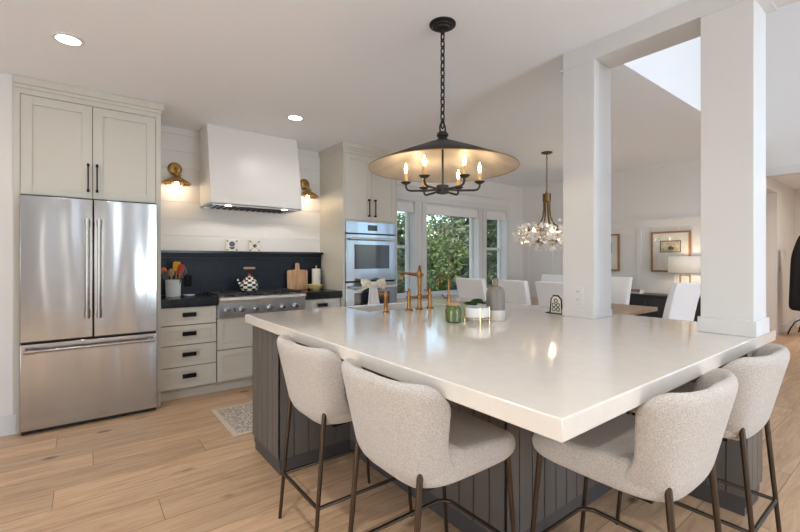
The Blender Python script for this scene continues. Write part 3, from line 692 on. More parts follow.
# ---------------------------------------------------------------- stools
def stool_shell():
    rows_o, rows_i = [], []; NU = 26; NV = 9
    zb, zt = .562, .915
    for j in range(NV):
        v = j/(NV-1); z_ = zb+(zt-zb)*v
        hw = .208+.07*v**.7; rear = -.215-.088*v; th = .066-.006*v
        if j == 0: hw -= .02; rear += .02
        amax = math.radians(90)
        ro, ri = [], []
        for i in range(NU):
            u = -1+2*i/(NU-1); a = u*amax
            n_ = 2.25; sx = math.sin(a); cz = math.cos(a)
            px = hw*math.copysign(abs(sx)**(2/n_), sx); py0 = -.15; py = py0+(rear-py0)*math.copysign(abs(cz)**(2/n_), cz)
            fr = max(0, abs(u)-.62)/.38; py += fr*(.015+.028*(1-v) if v > .4 else .032+.10*(.4-v)/.4)
            zz = z_
            drop = max(0, abs(u)-.72)/.28
            if v > .5: zz = z_-.055*drop**2*(v-.5)/.5
            zz += .012*math.cos(u*PI/2)*v*.6
            nx, ny = px/(hw*hw), (py-py0)/(rear*rear); L_ = math.hypot(nx, ny) or 1; nx, ny = nx/L_, ny/L_
            ro.append((px, py, zz)); ri.append((px-nx*th, py-ny*th, zz+(0 if j else .0)))
        rows_o.append(ro); rows_i.append(ri)
    b = MB(); ring = []
    for j in range(NV): pass
    # closed loft: go around (outer up, inner down) for each u
    cols = []
    for i in range(NU):
        col = [rows_o[j][i] for j in range(NV)]
        top_o, top_i = rows_o[-1][i], rows_i[-1][i]
        col.append(((top_o[0]+top_i[0])/2, (top_o[1]+top_i[1])/2, top_o[2]+.024))
        col += [rows_i[j][i] for j in range(NV-1, -1, -1)]
        cols.append(col)
    b.grid(cols, closed=True)
    m_ = len(cols[0]); base = len(b.v)
    # end caps (wing edges): bulge a little
    for ci, sgn in ((0, -1), (NU-1, 1)):
        idx0 = ci*m_
        mids = []
        for j in range(NV):
            o_, i_ = Vector(rows_o[j][ci]), Vector(rows_i[j][ci]); mids.append(tuple((o_+i_)/2+Vector((0, .014, 0))))
        o0 = len(b.v); b.v += mids
        for j in range(NV-1):
            b.f.append((idx0+j, idx0+j+1, o0+j+1, o0+j)); b.mi.append(0)
            ii = idx0+m_-1-j; b.f.append((ii, ii-1, o0+j+1, o0+j)); b.mi.append(0)
        b.f.append((idx0+NV-1, idx0+NV, o0+NV-1)); b.mi.append(0); b.f.append((idx0+NV, idx0+NV+1, o0+NV-1)); b.mi.append(0)
        b.f.append((idx0, o0, idx0+m_-1)); b.mi.append(0)
    return b
def stool_seat():
    rows = []; N_ = 40
    def ring(sx, zf, inset_=0):
        r = []
        for k in range(N_):
            a = 2*PI*k/N_; c_, s_ = math.cos(a), math.sin(a); n_ = 4.2
            x_ = .238*sx*math.copysign(abs(c_)**(2/n_), c_); y_ = .045+.26*sx*math.copysign(abs(s_)**(2/n_), s_)
            x_ *= 1+.05*(y_-.03)/.24
            tilt = -.075*(y_+.1)*(1 if zf > .63 else -.35)+.02*max(0, (abs(x_)-.12)/.12)**2*(1 if zf > .64 else 0)
            r.append((x_, y_, zf+tilt))
        return r
    for sx, zf in ((.05, .572), (.6, .572), (.93, .574), (.985, .588), (1.0, .612), (1.0, .645), (.98, .668), (.92, .682), (.7, .690), (.35, .690), (.05, .690)): rows.append(ring(sx, zf))
    b = MB(); b.grid(rows, closed=True)
    b.f.append(tuple(range(N_-1, -1, -1))); b.mi.append(0); b.f.append(tuple(len(rows)*N_-N_+k for k in range(N_))); b.mi.append(0)
    return b
def make_stool(label, loc, rotz):
    t = thing('counter_stool', label, 'stool', (0, 0, 0), 'upholstered counter stools around the island')
    build('seat', stool_seat(), M['fabric'], t, sub=1, smooth=180)
    build('backrest', stool_shell(), M['fabric'], t, sub=2, smooth=180)
    for sx in (-1, 1):
        build('leg', MB().tube([(sx*.198, -.245, 0), (sx*.198, -.245, .004), (sx*.186, -.190, .645), (sx*.1857, -.189, .655), (sx*.1855, -.1885, .660)], [.0075, .0085, .0115, .0095, .003], 12), M['bronze'], t)
        build('leg', MB().tube([(sx*.198, .30, 0), (sx*.198, .30, .004), (sx*.19, .245, .585)], [.0075, .0085, .011], 12), M['bronze'], t)
    # foot ring
    zz = .225; k = 1-zz/.66; lx, ly = .193, .278; r_ = .06; pts = []
    for cx_, cy_, a0 in ((lx-r_, ly-r_, 0), (-lx+r_, ly-r_, PI/2)):
        pts += [(cx_+r_*math.cos(a0+PI/2*i/6), cy_+r_*math.sin(a0+PI/2*i/6), zz) for i in range(7)]
    pts += [(-lx, -.226, zz), ]
    b = MB().tube([(lx, -.226, zz)]+pts, .0085, 10)
    b.tube([(-lx, -.226, zz), (lx, -.226, zz)], .0085, 10)
    build('foot_rail', b, M['bronze'], t)
    build('seat_frame', MB().box(-.17, .17, -.14, .24, .556, .572), M['blackm'], t)
    t.location = loc; t.rotation_euler = (0, 0, rotz)
    return t
st = make_stool('oatmeal stool at the island\'s left side, nearer the refrigerator', (1.05, 1.86, 0), -PI/2)
dup(st, (1.05, 1.20, 0), 'oatmeal stool at the island\'s left side, nearest the countertop\'s front corner', -PI/2-.0)
dup(st, (1.585, .69, 0), 'oatmeal stool tucked under the countertop\'s front corner, facing the island from the right side', 0)
dup(st, (2.32, .685, 0), 'oatmeal stool in front of the near white column', 0)

# ---------------------------------------------------------------- lights
t = thing('pendant_lamp', 'wide black cone pendant lamp with six candle bulbs above the island', 'pendant lamp', (1.70, 1.80, 1.72))
px, py = 1.70, 1.80
build('ceiling_canopy', MB().lathe([(.078, H), (.078, H-.008), (.062, H-.014), (.058, H-.02), (.045, H-.022), (.04, H-.03), (.014, H-.034), (.012, H-.06), (.001, H-.06)], (px, py, 0), 32), M['bracket'], t)
zc = H-.055; i = 0; b = MB()
while zc > 2.135:
    pts = []
    for k in range(12):
        a = 2*PI*k/12; u, v = .0125*math.cos(a), .029*math.sin(a)
        pts.append((px+u, py, zc-.02+v) if i % 2 else (px, py+u, zc-.02+v))
    b.tube(pts, .0045, 6, closed=True); zc -= .043; i += 1
b.tube([(px+.022*math.cos(2*PI*k/16), py, 2.10+.034*math.sin(2*PI*k/16)) for k in range(16)], .005, 8, closed=True)
build('chain', b, M['bracket'], t)
R = .438; zr = 1.866
build('shade', MB().lathe([(.012, 2.082), (.026, 2.078), (.034, 2.066), (.034, 2.055), (.026, 2.048), (.03, 2.035), (.05, 2.024), (.09, 2.010), (.25, 1.946), (R, zr), (R+.002, zr-.003), (R, zr-.004)], (px, py, 0), 72, caps=False), M['bracket'], t)
build('shade_lining', MB().lathe([(R-.001, zr-.003), (.25, 1.942), (.09, 2.005), (.03, 2.02), (.001, 2.022)], (px, py, 0), 72, caps=False), M['shadein'], t, label='warm antique silver inside of the shade')
build('shade_rim', MB().tube([(px+R*math.cos(2*PI*k/72), py+R*math.sin(2*PI*k/72), zr-.003) for k in range(72)], .0026, 6, closed=True), M['brass'], t)
build('rod', MB().tube([(px, py, 1.74), (px, py, 2.03)], .0065, 10), M['bracket'], t)
build('hub', MB().lathe([(.02, 1.712), (.036, 1.716), (.036, 1.762), (.012, 1.768)], (px, py, 0), 24), M['bracket'], t)
rx, ry = math.cos(math.radians(-37.5)), math.sin(math.radians(-37.5))
for k in range(6):
    a = math.radians(-37.5-3)+k*PI/3; dx, dy = math.cos(a), math.sin(a); ra = .218
    zs = 1.738
    def P(r, z_): return (px+dx*r, py+dy*r, z_)
    ar = build('arm', MB().tube([P(.03, zs), P(.10, zs-.006), P(ra-.03, zs-.006), P(ra-.010, zs), P(ra-.001, zs+.014), P(ra, zs+.034)], .0065, 10), M['bracket'], t)
    build('cup', MB().lathe([(.008, zs+.03), (.022, zs+.036), (.032, zs+.046), (.026, zs+.046), (.014, zs+.044)], (*P(ra, 0)[:2], 0), 18), M['bracket'], ar)
    build('candle', MB().lathe([(.0115, zs+.044), (.0115, zs+.096), (.009, zs+.099)], (*P(ra, 0)[:2], 0), 16), M['candle'], ar)
    build('bulb', MB().lathe([(.005, zs+.099), (.007, zs+.106), (.010, zs+.118), (.0085, zs+.132), (.004, zs+.148), (.001, zs+.160)], (*P(ra, 0)[:2], 0), 14), M['flame'], ar, smooth=80)
    lamp('candle_glow', 'POINT', (px+dx*ra, py+dy*ra, zs+.125), .75, (1, .78, .5), radius=.018)

# dining chandelier
t = thing('chandelier', 'gold chandelier with clusters of glass petals above the dining table', 'chandelier', (4.80, 3.12, 1.45))
px, py = 4.80, 3.12
build('ceiling_canopy', MB().lathe([(.07, H), (.07, H-.012), (.05, H-.02), (.012, H-.028), (.001, H-.03)], (px, py, 0), 24), M['dbrass'], t)
b = MB(); zc = H-.025; i = 0
while zc > 2.215:
    pts = []
    for k in range(10):
        a = 2*PI*k/10; u, v = .009*math.cos(a), .022*math.sin(a); pts.append((px+u*rx, py+u*ry, zc-.02+v) if i % 2 else (px-u*ry, py+u*rx, zc-.02+v))
    b.tube(pts, .0036, 6, closed=True); zc -= .036; i += 1
build('chain', b, M['dbrass'], t)
build('collar', MB().lathe([(.012, 2.21), (.016, 2.185), (.052, 2.18), (.052, 2.08), (.045, 2.075), (.02, 2.07)], (px, py, 0), 24), M['dbrass'], t)
for k in range(8):
    a = k*PI/4+.2; dx, dy = math.cos(a), math.sin(a)
    build('arm', MB().tube([(px+dx*r, py+dy*r, z_) for r, z_ in ((.036, 2.09), (.038, 1.98), (.05, 1.88), (.085, 1.80), (.15, 1.745), (.24, 1.70), (.31, 1.69))], [.012, .011, .010, .009, .008, .007, .006], 8), M['dbrass'], t)
stalks = MB(); petals = MB(); rnd = random.Random(3)
def flower(c, r):
    ax = Vector((rnd.uniform(-1, 1), rnd.uniform(-1, 1), rnd.uniform(-1, 1))).normalized(); u = ax.orthogonal().normalized(); v = ax.cross(u)
    for k in range(5):
        q = 2*PI*k/5; d = u*math.cos(q)+v*math.sin(q); s_ = ax.cross(d)*r*.45; pk = c+d*r*.55+ax*r*.25
        petals.add([c, c+d*r*.6+s_+ax*r*.12, c+d*r+ax*r*.3, c+d*r*.6-s_+ax*r*.12, pk-ax*r*.3], [(0, 1, 4), (1, 2, 4), (2, 3, 4), (3, 0, 4), (0, 3, 2, 1)])
    petals.lathe([(.001, -.005), (.006, 0), (.001, .005)], tuple(c+ax*r*.15), 5, caps=False)
heads = []
for k in range(11):
    a = k*2*PI/11+.1; heads.append((Vector((px+.30*math.cos(a), py+.30*math.sin(a), 1.66+.03*(k % 2))), .125))
for k in range(5):
    a = k*2*PI/5+.5; heads.append((Vector((px+.12*math.cos(a), py+.12*math.sin(a), 1.57)), .12))
for c, r in heads:
    stalks.tube([(px+(c.x-px)*.35, py+(c.y-py)*.35, 1.75), tuple(c)], .004, 6)
    for i in range(46):
        d = Vector((rnd.gauss(0, 1), rnd.gauss(0, 1), rnd.gauss(0, 1))).normalized(); e_ = c+d*r*rnd.uniform(.75, 1.05)
        if i % 3 == 0: stalks.tube([tuple(c), tuple(e_)], .0018, 4, caps=False)
        flower(e_, rnd.uniform(.022, .032))
build('stalks', stalks, M['dbrass'], t)
build('glass_petals', petals, M['crystal'], t, kind='stuff', label='clear glass flower petals')
for k in range(7):
    a = k*2*PI/7+.35; c = (px+.25*math.cos(a), py+.25*math.sin(a), 1.69)
    build('bulb', MB().lathe([(.006, -.02), (.016, 0), (.014, .02), (.002, .04)], c, 12), M['chbulb'], t, smooth=80)
for k in (0, 2, 4, 6):
    a = k*2*PI/7+.35; lamp('chandelier_glow', 'POINT', (px+.25*math.cos(a), py+.25*math.sin(a), 1.69), 7.0, (1, .80, .55), radius=.02)

# sconces
def make_sconce(label, x):
    t = thing('wall_sconce', label, 'sconce', (0, 0, 0), 'brass sconces beside the range hood')
    yb_ = 0
    build('wall_plate', MB().lathe([(.068, 0), (.068, -.012), (.055, -.018), (.05, -.028), (.02, -.032), (.001, -.034)], (0, 0, 2.276), 28, axis='y'), M['brass'], t)
    build('arm', MB().tube([(0, -.03, 2.276), (0, -.08, 2.272), (0, -.105, 2.25), (0, -.11, 2.215)], .012, 12).lathe([(.012, 0), (.009, .045)], (0, -.11, 2.195), 12, axis='x'), M['brass'], t)
    build('socket', MB().lathe([(.022, 2.16), (.024, 2.18), (.024, 2.215), (.016, 2.225)], (0, -.11, 0), 18), M['brass'], t)
    # fluted shade with a scalloped rim
    n_ = 72; rows = []
    for j, (r_, z_) in enumerate(((.024, 2.185), (.05, 2.165), (.09, 2.138), (.128, 2.112), (.135, 2.104))):
        f = [0, .2, .6, 1, 1][j]
        rows.append([(r_*(1+.03*f*math.cos(k*2*PI/n_*18))*math.cos(2*PI*k/n_), -.11+r_*(1+.03*f*math.cos(k*2*PI/n_*18))*math.sin(2*PI*k/n_), z_+.004*f*math.cos(k*2*PI/n_*18)) for k in range(n_)])
    build('shade', MB().grid(rows, closed=True), M['brass'], t, solid=.003)
    build('bulb', MB().lathe([(.010, 2.16), (.014, 2.14), (.020, 2.115), (.021, 2.10), (.015, 2.078), (.006, 2.058), (.001, 2.053)], (0, -.11, 0), 16), M['flame'], t, smooth=80)
    t.location = (x, WY-.015, 0)
    return t
sc_ = make_sconce('brass wall sconce with fluted shade, between refrigerator cabinet and hood', .778)
dup(sc_, (2.235, WY-.015, 0), 'brass wall sconce with fluted shade, between hood and oven tower')
for x in (.778, 2.235): lamp('sconce_glow', 'POINT', (x, WY-.125, 2.06), .8, (1, .78, .55), radius=.03)
# downlights
def make_down(label, x, y, first=None):
    t = thing('recessed_light', label, 'ceiling light', (x, y, H-.012), 'recessed ceiling lights')
    build('trim_ring', MB().lathe([(.085, H), (.085, H-.006), (.078, H-.010), (.064, H-.008), (.062, H)], (x, y, 0), 32, caps=False), M['trim'], t)
    build('lens', MB().lathe([(.001, H-.0045), (.063, H-.004)], (x, y, 0), 32, caps=False), M['lens'], t)
    o = lamp('downlight', 'SPOT', (x, y, H-.03), 7, (1, .96, .9), radius=.05); o.data.spot_size = math.radians(165); o.data.spot_blend = .9
make_down('lit round recessed ceiling light in front of the refrigerator cabinet', -.067, 3.367)
make_down('lit round recessed ceiling light in front of the range hood', 1.665, 3.86)

# ---------------------------------------------------------------- things on the cooking wall
z = .955
# crock with utensils
cx, cy = .725, 4.66
t = thing('utensil_crock', 'white ceramic crock holding cooking utensils by the refrigerator', 'crock', (cx, cy, z))
build('crock', MB().lathe([(.062, z+.001), (.066, z+.005), (.070, z+.155), (.073, z+.16), (.073, z+.168), (.066, z+.168), (.062, z+.02), (.001, z+.02)], (cx, cy, 0), 32), M['crock'], t)
def utensil(name, label, m, ang, lean, r0, build_head, hm=None, ln=.24):
    d = Vector((math.cos(ang)*lean, math.sin(ang)*lean, 1)).normalized(); p = Vector((cx+r0*math.cos(ang), cy+r0*math.sin(ang), z+.03)); e_ = p+d*ln
    t = thing(name, label, 'utensil', tuple(p), 'cooking utensils in the white crock')
    build('handle', MB().tube([p, e_], [.006, .007], 8), hm or M['spoon'], t)
    build('head', build_head(e_, d), m, t, bevel=0)
def spat(w_, h_):
    def f(e_, d):
        s_ = Vector((rx, ry, 0)); s_ = (s_-d*s_.dot(d)).normalized(); nn = d.cross(s_)*.006; rows = []
        for v, k in ((-.1, .3), (0, .8), (.3, 1), (.7, 1), (.93, .9), (1, .6)):
            rows.append([e_+d*h_*v+s_*w_*k*u/2 for u in (-1, 1)])
        b = MB(); R1 = [[r[0]+nn, r[1]+nn, r[1]-nn, r[0]-nn] for r in rows]; b.grid(R1, closed=True); b.f += [(3, 2, 1, 0), tuple(len(b.v)-4+k for k in range(4))]; b.mi += [0, 0]; return b
    return f
def spoonh(r):
    def f(e_, d):
        s_ = Vector((rx, ry, 0)); s_ = (s_-d*s_.dot(d)).normalized(); nn = d.cross(s_); b = MB(); rows = []
        for i in range(9):
            a = -PI/2+PI*i/8; rows.append([e_+d*(r*1.3+r*1.3*math.sin(a))+s_*r*math.cos(a)*math.cos(q)+nn*.4*r*math.cos(a)*math.sin(q) for q in [2*PI*k/12 for k in range(12)]])
        b.grid(rows, closed=True); return b
    return f
def whisk(e_, d):
    s_ = Vector((rx, ry, 0)); s_ = (s_-d*s_.dot(d)).normalized(); nn = d.cross(s_); b = MB()
    for k in range(5):
        q = PI*k/5; u = s_*math.cos(q)+nn*math.sin(q)
        b.tube([e_+d*(.055-.06*math.cos(a))+u*(.03*math.sin(a)*(1.1 if a > PI/2 else .9)) for a in [2*PI*i/20 for i in range(20)]], .0016, 5, closed=True)
    return b
av = math.radians(-37.5)
utensil('spatula', 'yellow silicone spatula upright in the white crock', M['yellow'], av+.9, .05, .02, spat(.07, .09), ln=.23)
utensil('spatula', 'red silicone spatula in the white crock, right of the yellow one', M['red'], av+.3, .16, .03, spat(.066, .10), ln=.195)
utensil('spoon', 'orange-red spoon leaning left in the white crock', M['orange'], av+PI, .28, .03, spoonh(.033), M['red'], ln=.185)
utensil('spoon', 'dark grey ladle leaning left in the white crock', M['grey'], av+PI+.6, .2, .03, spoonh(.036), M['grey'], ln=.14)
utensil('spoon', 'wooden spoon in front inside the white crock', M['spoon'], av-1.4, .1, .03, spoonh(.032), ln=.17)
utensil('whisk', 'wire whisk leaning right in the white crock', M['chrome'], av-.1, .38, .025, whisk, M['chrome'], ln=.165)
# spoon rest
solo('spoon_rest', MB().lathe([(.03, z+.001), (.05, z+.006), (.055, z+.016), (.05, z+.016), (.03, z+.008), (.001, z+.007)], (.86, 4.60, 0), 24), M['white'], 'small white spoon rest on the black counter by the rangetop', 'spoon rest')
# kettle
kx, ky, kz = 1.455, 4.60, .983
t = thing('kettle', 'black and white checked enamel kettle with a red knob on the rangetop', 'kettle', (kx, ky, kz))
prof = [(.075, 0), (.088, .006), (.098, .03), (.100, .055), (.096, .08), (.085, .104), (.066, .124), (.046, .136), (.044, .137)]
build('body', MB().lathe([(r*.92, kz+h*1.0) for r, h in prof], (kx, ky, 0), 60, mfun=lambda i, k: (i+k//5) % 2), [M['black'], M['cream']], t, smooth=60)
b = MB().lathe([(.044, kz+.135), (.040, kz+.148), (.026, kz+.158), (.016, kz+.162)], (kx, ky, 0), 40, mfun=lambda i, k: (i+k//5) % 2)
l_ = build('lid', b, [M['cream'], M['black']], t)
build('knob', MB().lathe([(.008, kz+.16), (.015, kz+.168), (.016, kz+.178), (.009, kz+.188), (.001, kz+.189)], (kx, ky, 0), 18), M['red'], l_, label='red glass lid knob')
b = MB()
for i in range(6):
    s0 = i/6; s1 = (i+1)/6; q = lambda s: (kx-.075*1-.062*s*rx, ky-.062*s*ry*.2, kz+.045+.085*s**1.2); b.tube([q(s0), q(s1)], [.018-.009*s0, .018-.009*s1], 12, mi=i % 2, caps=False)
build('spout', b, [M['black'], M['cream']], t)
build('bail', MB().tube([(kx-.082, ky, kz+.10), (kx-.08, ky, kz+.20), (kx-.06, ky, kz+.245), (kx+.06, ky, kz+.245), (kx+.08, ky, kz+.20), (kx+.082, ky, kz+.10)], .0028, 8), M['blackm'], t)
build('handle', MB().tube([(kx-.062, ky, kz+.245), (kx-.05, ky, kz+.247), (kx+.05, ky, kz+.247), (kx+.062, ky, kz+.245)], [.008, .012, .012, .008], 12), M['orange'] if False else M['lidwood'], t, label='turned wooden handle')
# decorative tiles on the ledge
def tile(x, m, label, kind):
    zt = 1.418; yt = 4.862
    t = thing('decorative_tile', label, 'tile', (x, yt, zt), 'picture tiles on the backsplash ledge')
    build('tile', box(x-.066, x+.066, yt, yt+.012, zt, zt+.132), M['cream'], t, bevel=.002)
    b = MB(); y_ = yt-.0008; zz = zt+.066
    for sx in (-1, 1):
        for sz in (-1, 1): b.box(x+sx*.05-.008, x+sx*.05+.008, y_, yt, zz+sz*.05-.008, zz+sz*.05+.008)
    if kind == 0:
        for k in range(8):
            a = k*PI/4; b.lathe([(.011, 0), (.001, -.0009)], (x+.022*math.cos(a), yt, zz+.016+.022*math.sin(a)), 8, axis='y')
        b.lathe([(.012, 0), (.001, -.0009)], (x, yt, zz+.016), 10, axis='y')
        b.add([(x-.034, y_, zz-.018), (x+.034, y_, zz-.018), (x+.016, y_, zz-.042), (x-.016, y_, zz-.042)], [(0, 1, 2, 3)])
    else:
        b.add([(x, y_, zz+.026), (x+.028, y_, zz), (x, y_, zz-.026), (x-.028, y_, zz)], [(0, 1, 2, 3)])
        for sx in (-1, 1):
            for sz in (-1, 1): b.add([(x+sx*.022, y_, zz+sz*.018), (x+sx*.046, y_, zz+sz*.044), (x+sx*.043, y_, zz+sz*.047), (x+sx*.019, y_, zz+sz*.021)], [(0, 1, 2, 3)])
    build('motif', b, m, t)
tile(1.346, M['navy'], 'square cream tile with a blue flower bowl motif, left one on the ledge', 0)
tile(1.599, M['brownk'], 'square cream tile with a brown diamond motif, right one on the ledge', 1)
# cutting board
b = MB(); th = .018
def lean(u, h, d): return (2.10+u*1.15, 4.842-.0-.0+(-.045+.13*h*.33)+d, z+.001+h)
pl = [(-.115, 0), (.115, 0), (.115, .225), (.105, .24), (.03, .245), (.024, .26), (.022, .315), (.012, .328), (-.012, .328), (-.022, .315), (-.024, .26), (-.03, .245), (-.105, .24), (-.115, .225)]
n = len(pl); b.add([lean(u, h, -th/2) for u, h in pl]+[lean(u, h, th/2) for u, h in pl], [tuple(range(n)), tuple(range(2*n-1, n-1, -1))]+[(i, n+i, n+(i+1) % n, (i+1) % n) for i in range(n)])
solo('cutting_board', b, M['board'], 'wooden cutting board with a handle leaning on the dark backsplash', 'cutting board', bevel=.003)
t = thing('paper_towel_holder', 'paper towel roll on a holder behind the yellow bowl', 'paper towel', (2.335, 4.77, z))
build('roll', MB().lathe([(.052, z+.012), (.054, z+.016), (.054, z+.255), (.02, z+.258)], (2.335, 4.77, 0), 28), M['paper'], t)
build('holder', MB().lathe([(.06, z), (.06, z+.012), (.006, z+.014), (.006, z+.275), (.011, z+.28), (.009, z+.294), (.001, z+.296)], (2.335, 4.77, 0), 20), M['gold'], t)
solo('bowl', MB().lathe([(.046, z+.001), (.050, z+.012), (.082, z+.032), (.099, z+.070), (.095, z+.070), (.076, z+.038), (.04, z+.020), (.001, z+.018)], (2.235, 4.60, 0), 32), M['bowl'], 'yellow ceramic bowl on the black counter in front of the paper towel', 'bowl')
# towel tied on the lower oven handle
hy = oy-.055; hz = 1.048-.058
t = thing('dish_towel', 'white and lemon print dish towel tied in a bow on the lower oven handle', 'towel', (2.84, hy, hz-.2))
def wing(sg):
    rows = []
    for i in range(8):
        s = i/7; w_ = .026+.052*s**.7; rows.append([(2.815+sg*(.03+.15*s), hy-.022-.014*math.sin(v*9+s*4)*s-.012*(1-(2*abs(v-.5))**2), hz+.038+.002*s-.02*s*s+w_*(v-.45)*2) for v in [k/8 for k in range(9)]])
    return MB().grid(rows)
for sg in (-1, 1): build('bow_wing', wing(sg), M['towelp'], t, solid=.014, sub=1, smooth=180)
build('knot', MB().tube([(2.77, hy-.02, hz+.034), (2.795, hy-.03, hz+.035), (2.835, hy-.03, hz+.035), (2.86, hy-.02, hz+.034)], [.026, .034, .034, .026], 14), M['towel'], t, smooth=180)
rows = []
for i in range(10):
    s = i/9; rows.append([(2.815+(.055+.035*s)*(v-.5)*2+.004*s, hy-.018-.008*math.sin(v*13+1)*(.3+s), hz+.02-.245*s-.012*math.sin(v*3)*s) for v in [k/12 for k in range(13)]])
build('tail', MB().grid(rows), M['towel'], t, solid=.006, sub=1, smooth=180)
# runner rug
t = thing('runner_rug', 'cream patterned runner rug on the floor between range and island', 'rug', (1.75, 3.54, 0))
build('border', MB().box(.90, 2.65, 3.2, 3.88, .001, .008), M['rugedge'], t)
build('pile', MB().box(.935, 2.615, 3.235, 3.845, .0075, .011), M['rug'], t)

# ---------------------------------------------------------------- dining room
t = thing('dining_table', 'rectangular oak dining table below the gold chandelier', 'table', (4.85, 3.12, 0))
build('tabletop', box(4.26, 5.44, 2.05, 4.2, .712, .76), M['oak'], t, bevel=.006)
for xx in (4.62, 5.08):
    for yy in (2.42, 3.33): build('leg', box(xx-.05, xx+.05, yy-.05, yy+.05, 0, .712), M['oak'], t, bevel=.006)
def make_chair(label, loc, rotz):
    # local: front +y
    t = thing('dining_chair', label, 'chair', (0, 0, 0), 'white upholstered dining chairs around the oak table')
    build('seat', MB().box(-.225, .225, -.19, .25, .38, .49), M['leather'], t, bevel=.025)
    rows = []
    for i in range(8):
        s = i/7; z_ = .36+.73*s; y_ = -.19-.035*s-.10*s*s; hw = .215+.02*s; th = .045-.012*s
        rows.append([(-hw, y_+th, z_), (hw, y_+th, z_), (hw, y_-th, z_), (-hw, y_-th, z_)])
    b = MB(); b.grid(rows, closed=True); b.f += [(3, 2, 1, 0), tuple(len(b.v)-4+k for k in range(4))]; b.mi += [0, 0]
    build('backrest', b, M['leather'], t, bevel=.014)
    for sx in (-1, 1):
        for yy in (-.18, .22): build('leg', MB().tube([(sx*.195, yy, 0), (sx*.195, yy*.95, .39)], [.014, .022], 8), M['side'], t)
    t.location = loc; t.rotation_euler = (0, 0, rotz); return t
ch = make_chair('white upholstered dining chair seen from behind, in front of the right window', (4.22, 3.63, 0), -PI/2)
dup(ch, (4.22, 3.02, 0), 'white upholstered dining chair seen from behind, right of the stoneware bottle', -PI/2)
dup(ch, (4.22, 2.43, 0), 'white upholstered dining chair seen from behind, partly hidden by the far column', -PI/2)
dup(ch, (5.50, 3.62, 0), 'white upholstered dining chair on the far table side, just left of the far column', PI/2)
dup(ch, (5.50, 2.74, 0), 'white upholstered dining chair on the far table side, just right of the far column', PI/2)
dup(ch, (4.91, 1.87, 0), 'white upholstered dining chair at the table end in front of the sideboard', -.18)
# sideboard, lamp, books
t = thing('sideboard', 'low charcoal sideboard against the panelled dining wall', 'sideboard', (6.5, 2.3, 0))
build('cabinet', box(6.36, 6.74, 1.55, 3.05, .08, .80), M['side'], t, bevel=.004)
build('top', box(6.34, 6.745, 1.53, 3.07, .80, .83), M['side'], t, bevel=.003)
for k in range(3):
    d = build('door', box(6.345, 6.36, 1.57+k*.49, 1.57+k*.49+.47, .11, .78), M['side'], t, bevel=.003)
    build('handle', box(6.335, 6.345, 1.60+k*.49, 1.61+k*.49, .4, .52), M['gold'], d)
for yy in (1.6, 3.0): build('leg', box(6.38, 6.72, yy-.02, yy+.02, 0, .08), M['side'], t)
t = thing('table_lamp', 'lit table lamp with linen drum shade and open gold base on the sideboard', 'lamp', (6.49, 2.11, .83))
build('base', MB().box(6.45, 6.53, 2.03, 2.19, .83, .845).box(6.48, 6.50, 2.045, 2.06, .845, 1.12).box(6.48, 6.50, 2.16, 2.175, .845, 1.12).box(6.48, 6.50, 2.06, 2.16, 1.105, 1.12), M['gold'], t)
build('stem', MB().tube([(6.49, 2.11, 1.12), (6.49, 2.11, 1.30)], .006, 8), M['gold'], t)
build('lamp_shade', MB().lathe([(.195, 1.15), (.19, 1.37)], (6.49, 2.11, 0), 36, caps=False), M['lampshade'], t, solid=.003)
lamp('table_lamp_glow', 'POINT', (6.49, 2.11, 1.26), 3.5, (1, .82, .6), radius=.04)
for k, (zz, l_) in enumerate(((.83, 'lower book of the small stack on the sideboard'), (.858, 'upper book of the small stack on the sideboard'))):
    t = thing('book', l_, 'book', (6.48, 2.75, zz), 'books on the sideboard')
    build('cover', MB().box(6.42+.01*k, 6.58, 2.66, 2.86-.02*k, zz, zz+.003).box(6.42+.01*k, 6.58, 2.66, 2.86-.02*k, zz+.025, zz+.028).box(6.42+.01*k, 6.424+.01*k, 2.66, 2.86-.02*k, zz, zz+.028), M['book'] if k else M['pages'], t)
    build('pages', box(6.424+.01*k, 6.575, 2.663, 2.857-.02*k, zz+.003, zz+.025), M['pages'], t)
# framed pictures
def picture(y0, y1, z0, z1, label):
    t = thing('framed_picture', label, 'picture', (WX-.02, (y0+y1)/2, z0), 'framed prints in the dining room'); f = .026; x1 = WX-.015
    build('frame', MB().box(x1-.03, x1, y0, y0+f, z0, z1).box(x1-.03, x1, y1-f, y1, z0, z1).box(x1-.03, x1, y0+f, y1-f, z0, z0+f).box(x1-.03, x1, y0+f, y1-f, z1-f, z1), M['frame'], t, bevel=.003)
    build('mat_board', box(x1-.016, x1-.004, y0+f, y1-f, z0+f, z1-f), M['paper'], t)
    yc, zc = (y0+y1)/2, (z0+z1)/2+.075; a, b_ = .135, .085
    p = build('print', box(x1-.018, x1-.016, yc-a, yc+a, zc-b_, zc+b_), M['print'], t, label='small antique print with a dark border')
    b = MB().box(x1-.0205, x1-.018, yc-a, yc+a, zc+b_-.012, zc+b_).box(x1-.0205, x1-.018, yc-a, yc+a, zc-b_, zc-b_+.012).box(x1-.0205, x1-.018, yc-a, yc-a+.012, zc-b_, zc+b_).box(x1-.0205, x1-.018, yc+a-.012, yc+a, zc-b_, zc+b_)
    b.box(x1-.0205, x1-.018, yc-.09, yc+.10, zc-.055, zc-.048); b.lathe([(.028, 0), (.001, -.0008)], (x1-.0182, yc+.0, zc-.02), 12, axis='x'); b.box(x1-.0205, x1-.018, yc-.05, yc+.03, zc-.04, zc-.01)
    build('ink', b, M['ink'], p)
    build('glass', box(x1-.024, x1-.022, y0+f, y1-f, z0+f, z1-f), M['picglass'], t)
picture(2.12, 2.63, 1.145, 1.735, 'square framed print with cream mat above the table lamp')
picture(3.09, 3.60, 1.145, 1.735, 'framed print mostly hidden by the far white column')
